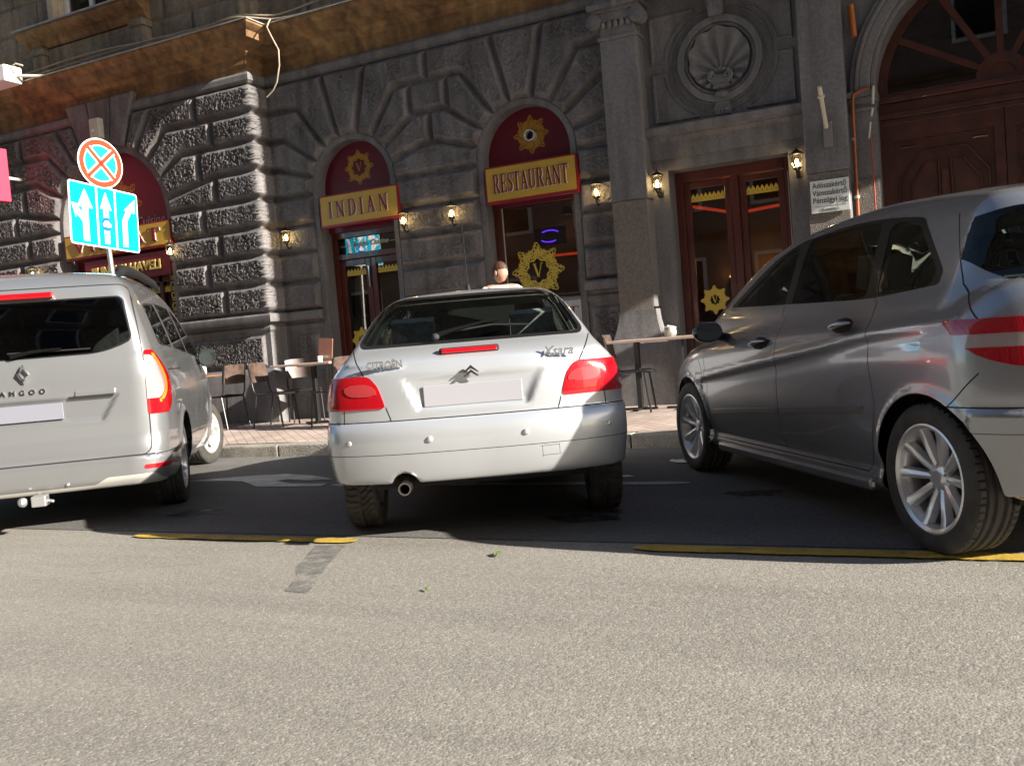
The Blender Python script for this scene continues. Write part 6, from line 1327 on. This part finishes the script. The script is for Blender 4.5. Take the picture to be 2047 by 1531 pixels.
# ================= person =================
pt = thing('person', 'person in a white shirt with short reddish brown hair standing behind the silver car', 'person', (-4.33, 9.0, pz(0, 9)), R_(25))
m_skin = mat('skin', (.42, .22, .15), .5, var=.06, vscale=20)
def skin(name, verts, edges, radii, m, parent, sub=2, root=0):
    me = bpy.data.meshes.new(name); me.from_pydata(verts, edges, []); o = bpy.data.objects.new(name, me); C.objects.link(o); o.parent = parent; me.materials.append(m)
    md = o.modifiers.new('skin', 'SKIN'); md.use_smooth_shade = True; md.branch_smoothing = .6
    for i, r in enumerate(radii): me.skin_vertices[0].data[i].radius = r if isinstance(r, tuple) else (r, r); me.skin_vertices[0].data[i].use_root = (i == root)
    s2 = o.modifiers.new('sub', 'SUBSURF'); s2.levels = sub; s2.render_levels = sub; return o
V = [(0, 0, .95), (0, 0, 1.12), (0, .0, 1.32), (0, .0, 1.47), (0, .0, 1.555), (.17, 0, 1.47), (.245, 0, 1.40), (.28, .02, 1.14), (.26, -.10, .92), (.25, -.14, .85), (-.17, 0, 1.47), (-.245, 0, 1.40), (-.28, .02, 1.14), (-.26, -.10, .92), (-.25, -.14, .85),
 (.10, 0, .88), (.11, -.02, .50), (.12, .02, .10), (.12, -.10, .05), (-.10, 0, .88), (-.11, .0, .50), (-.12, .04, .10), (-.12, -.08, .05)]
E_ = [(0, 1), (1, 2), (2, 3), (3, 4), (3, 5), (5, 6), (6, 7), (7, 8), (8, 9), (3, 10), (10, 11), (11, 12), (12, 13), (13, 14), (0, 15), (15, 16), (16, 17), (17, 18), (0, 19), (19, 20), (20, 21), (21, 22)]
Rd = [(.15, .11), (.14, .10), (.16, .11), (.10, .08), .055, .07, .062, .045, .032, .028, .07, .062, .045, .032, .028, .09, .058, .04, .04, .09, .058, .04, .04]
skin('body', V, E_, Rd, m_skin, pt)
# clothes: shirt over the trunk and upper arms, trousers over the legs
Vs = V[:4]+[(.17, 0, 1.47), (.245, 0, 1.40), (.275, .015, 1.2), (-.17, 0, 1.47), (-.245, 0, 1.40), (-.275, .015, 1.2), (0, 0, 1.50)]
skin('shirt', Vs, [(0, 1), (1, 2), (2, 3), (3, 4), (4, 5), (5, 6), (3, 7), (7, 8), (8, 9), (3, 10)], [(.165, .125), (.155, .115), (.175, .125), (.11, .09), .082, .074, .066, .082, .074, .066, (.07, .07)], mat('shirt_white', (.8, .8, .8), .8, bump=.3, bscale=9, bdist=.02), pt)
skin('trousers', [V[0]]+V[15:18]+V[19:22], [(0, 1), (1, 2), (2, 3), (0, 4), (4, 5), (5, 6)], [(.16, .12), .105, .075, .06, .105, .075, .06], mat('trousers_dark', (.03, .03, .04), .8), pt)
for s in (1, -1):
    V2 = [(s*.25, -.14, .85), (s*.25, -.165, .80), (s*.25, -.175, .765)]; skin('hand', V2, [(0, 1), (1, 2)], [(.026, .016), (.038, .018), (.036, .015)], m_skin, pt)
    for k in range(4): q = -.028+.0187*k; L_ = (.075, .085, .08, .06)[k]; skin('finger', [(s*.25, -.175+q*.9, .765), (s*(.25-.005), -.19+q, .765-L_*.55), (s*(.25-.02), -.19+q, .765-L_)], [(0, 1), (1, 2)], [.009, .0085, .007], m_skin, pt, 1)
    skin('thumb', [(s*.245, -.19, .80), (s*.235, -.215, .775), (s*.225, -.225, .745)], [(0, 1), (1, 2)], [.011, .010, .008], m_skin, pt, 1)
def headshape(hair):
    mb = MB(); mb.ball((0, 0, 0), (.075, .096, .118), 32); V = []
    for x, y, z in mb.v:
        if z < -.02: k = 1-.28*min(1, (-z-.02)/.09); x *= k; y = y*(.9 if y > 0 else 1)
        if z < 0 and y > 0: y *= .92
        d = math.hypot(x, z+.012)   # nose, brow, mouth, eyes on -y side
        if not hair:
            if y < -.05:
                y -= .022*math.exp(-((x/.013)**2))*math.exp(-(((z+.02)/.022)**2)); y += .010*math.exp(-(((abs(x)-.030)/.014)**2))*math.exp(-(((z-.008)/.012)**2)); y -= .006*math.exp(-(((z-.030)/.012)**2)); y -= .006*math.exp(-((x/.024)**2))*math.exp(-(((z+.062)/.009)**2)); y -= .008*math.exp(-((x/.025)**2))*math.exp(-(((z+.095)/.014)**2))
        V.append((x, y, z))
    return V, mb.f
HZ = Matrix.Translation((0, -.012, 1.665)) @ Matrix.Rotation(R_(58), 4, 'Z') @ Matrix.Rotation(R_(6), 4, 'X')
Vh, Fh = headshape(False); MB().add(Vh, Fh, HZ).ball((0, 0, 0), (.001, .001, .001), 4, HZ).build('head', m_skin, pt, world=False, smooth=70)
Vh2 = [(x*1.10, y*1.10, z*1.09+.004) for x, y, z in Vh]; Fk = [f for f in Fh if (sum(Vh2[i][2] for i in f)/len(f) > .040) or (sum(Vh2[i][1] for i in f)/len(f) > -.012 and sum(Vh2[i][2] for i in f)/len(f) > -.05)]
MB().add(Vh2, Fk, HZ).build('hair', mat('hair_red_brown', (.06, .022, .012), .6, bump=.8, bscale=60), pt, world=False, smooth=70)
mb = MB()
for s in (1, -1): mb.ball((s*.078, .008, -.008), (.012, .02, .032), 10, HZ)
mb.build('ear', m_skin, pt, world=False, smooth=60); pt.scale = (.93, .93, .93); pt.location.z += .085
mb = MB()
for s in (1, -1): mb.ball((s*.029, -.078, .008), (.0125, .012, .009), 10, HZ)
mb.build('eye', m_white, pt, world=False, smooth=60)
# ================= across the street and beyond (seen in reflections) =================
def house(x0, x1, y, h, col, lb, rows, cols, d=10, sgn=1):
    t = thing('town_house', lb, 'building', ((x0+x1)/2, y, 0)); ya, yb = (y-d, y) if sgn > 0 else (y, y+d)
    MB().box((x0, ya, 0), (x1, yb, h)).build('wall', mat('house_wall_%d' % int(col[0]*1000), col, .85, var=.15, vscale=1), t)
    mb = MB(); mb.box((x0-.2, y-.3 if sgn > 0 else y-.5, h), (x1+.2, y+.5 if sgn > 0 else y+.3, h+.5))
    for r in range(1, rows): mb.box((x0, y if sgn > 0 else y-.12, r*h/rows-.1), (x1, y+.12 if sgn > 0 else y, r*h/rows+.1))
    mb.build('cornice', m_tan, t)
    for r in range(rows):
        for c in range(cols):
            w = (x1-x0)/cols; xa = x0+w*(c+.3); xb = x0+w*(c+.7); za = h/rows*(r+.25); zb = h/rows*(r+.8)
            f = MB().box((xa-.12, y+(.002 if sgn > 0 else -.08), za-.12), (xb+.12, y+(.08 if sgn > 0 else -.002), zb+.12)).build('window', m_white, t); MB().box((xa, y+(.081 if sgn > 0 else -.1), za), (xb, y+(.1 if sgn > 0 else -.081), zb)).build('pane', mat('far_glass', (.02, .025, .03), .08, coat=1), f)
house(-40, -16, -9.5, 21, (.30, .25, .18), 'ochre town house across the street, behind the camera to the left', 5, 7)
house(-15.8, 6, -9.5, 24, (.26, .19, .16), 'grey brown town house directly across the street behind the camera', 6, 7)
house(6.2, 26, -9.5, 21, (.34, .30, .24), 'pale town house across the street, behind the camera to the right', 5, 6)
house(-48, -17.5, 10.3, 16, (.28, .24, .2), 'town house further left on the restaurant side of the street', 4, 9, sgn=-1)
gridplane('far_pavement', -70, 70, -10.6, -7, .1, mat('far_paving', (.25, .23, .2), .9, var=.1, vscale=2))
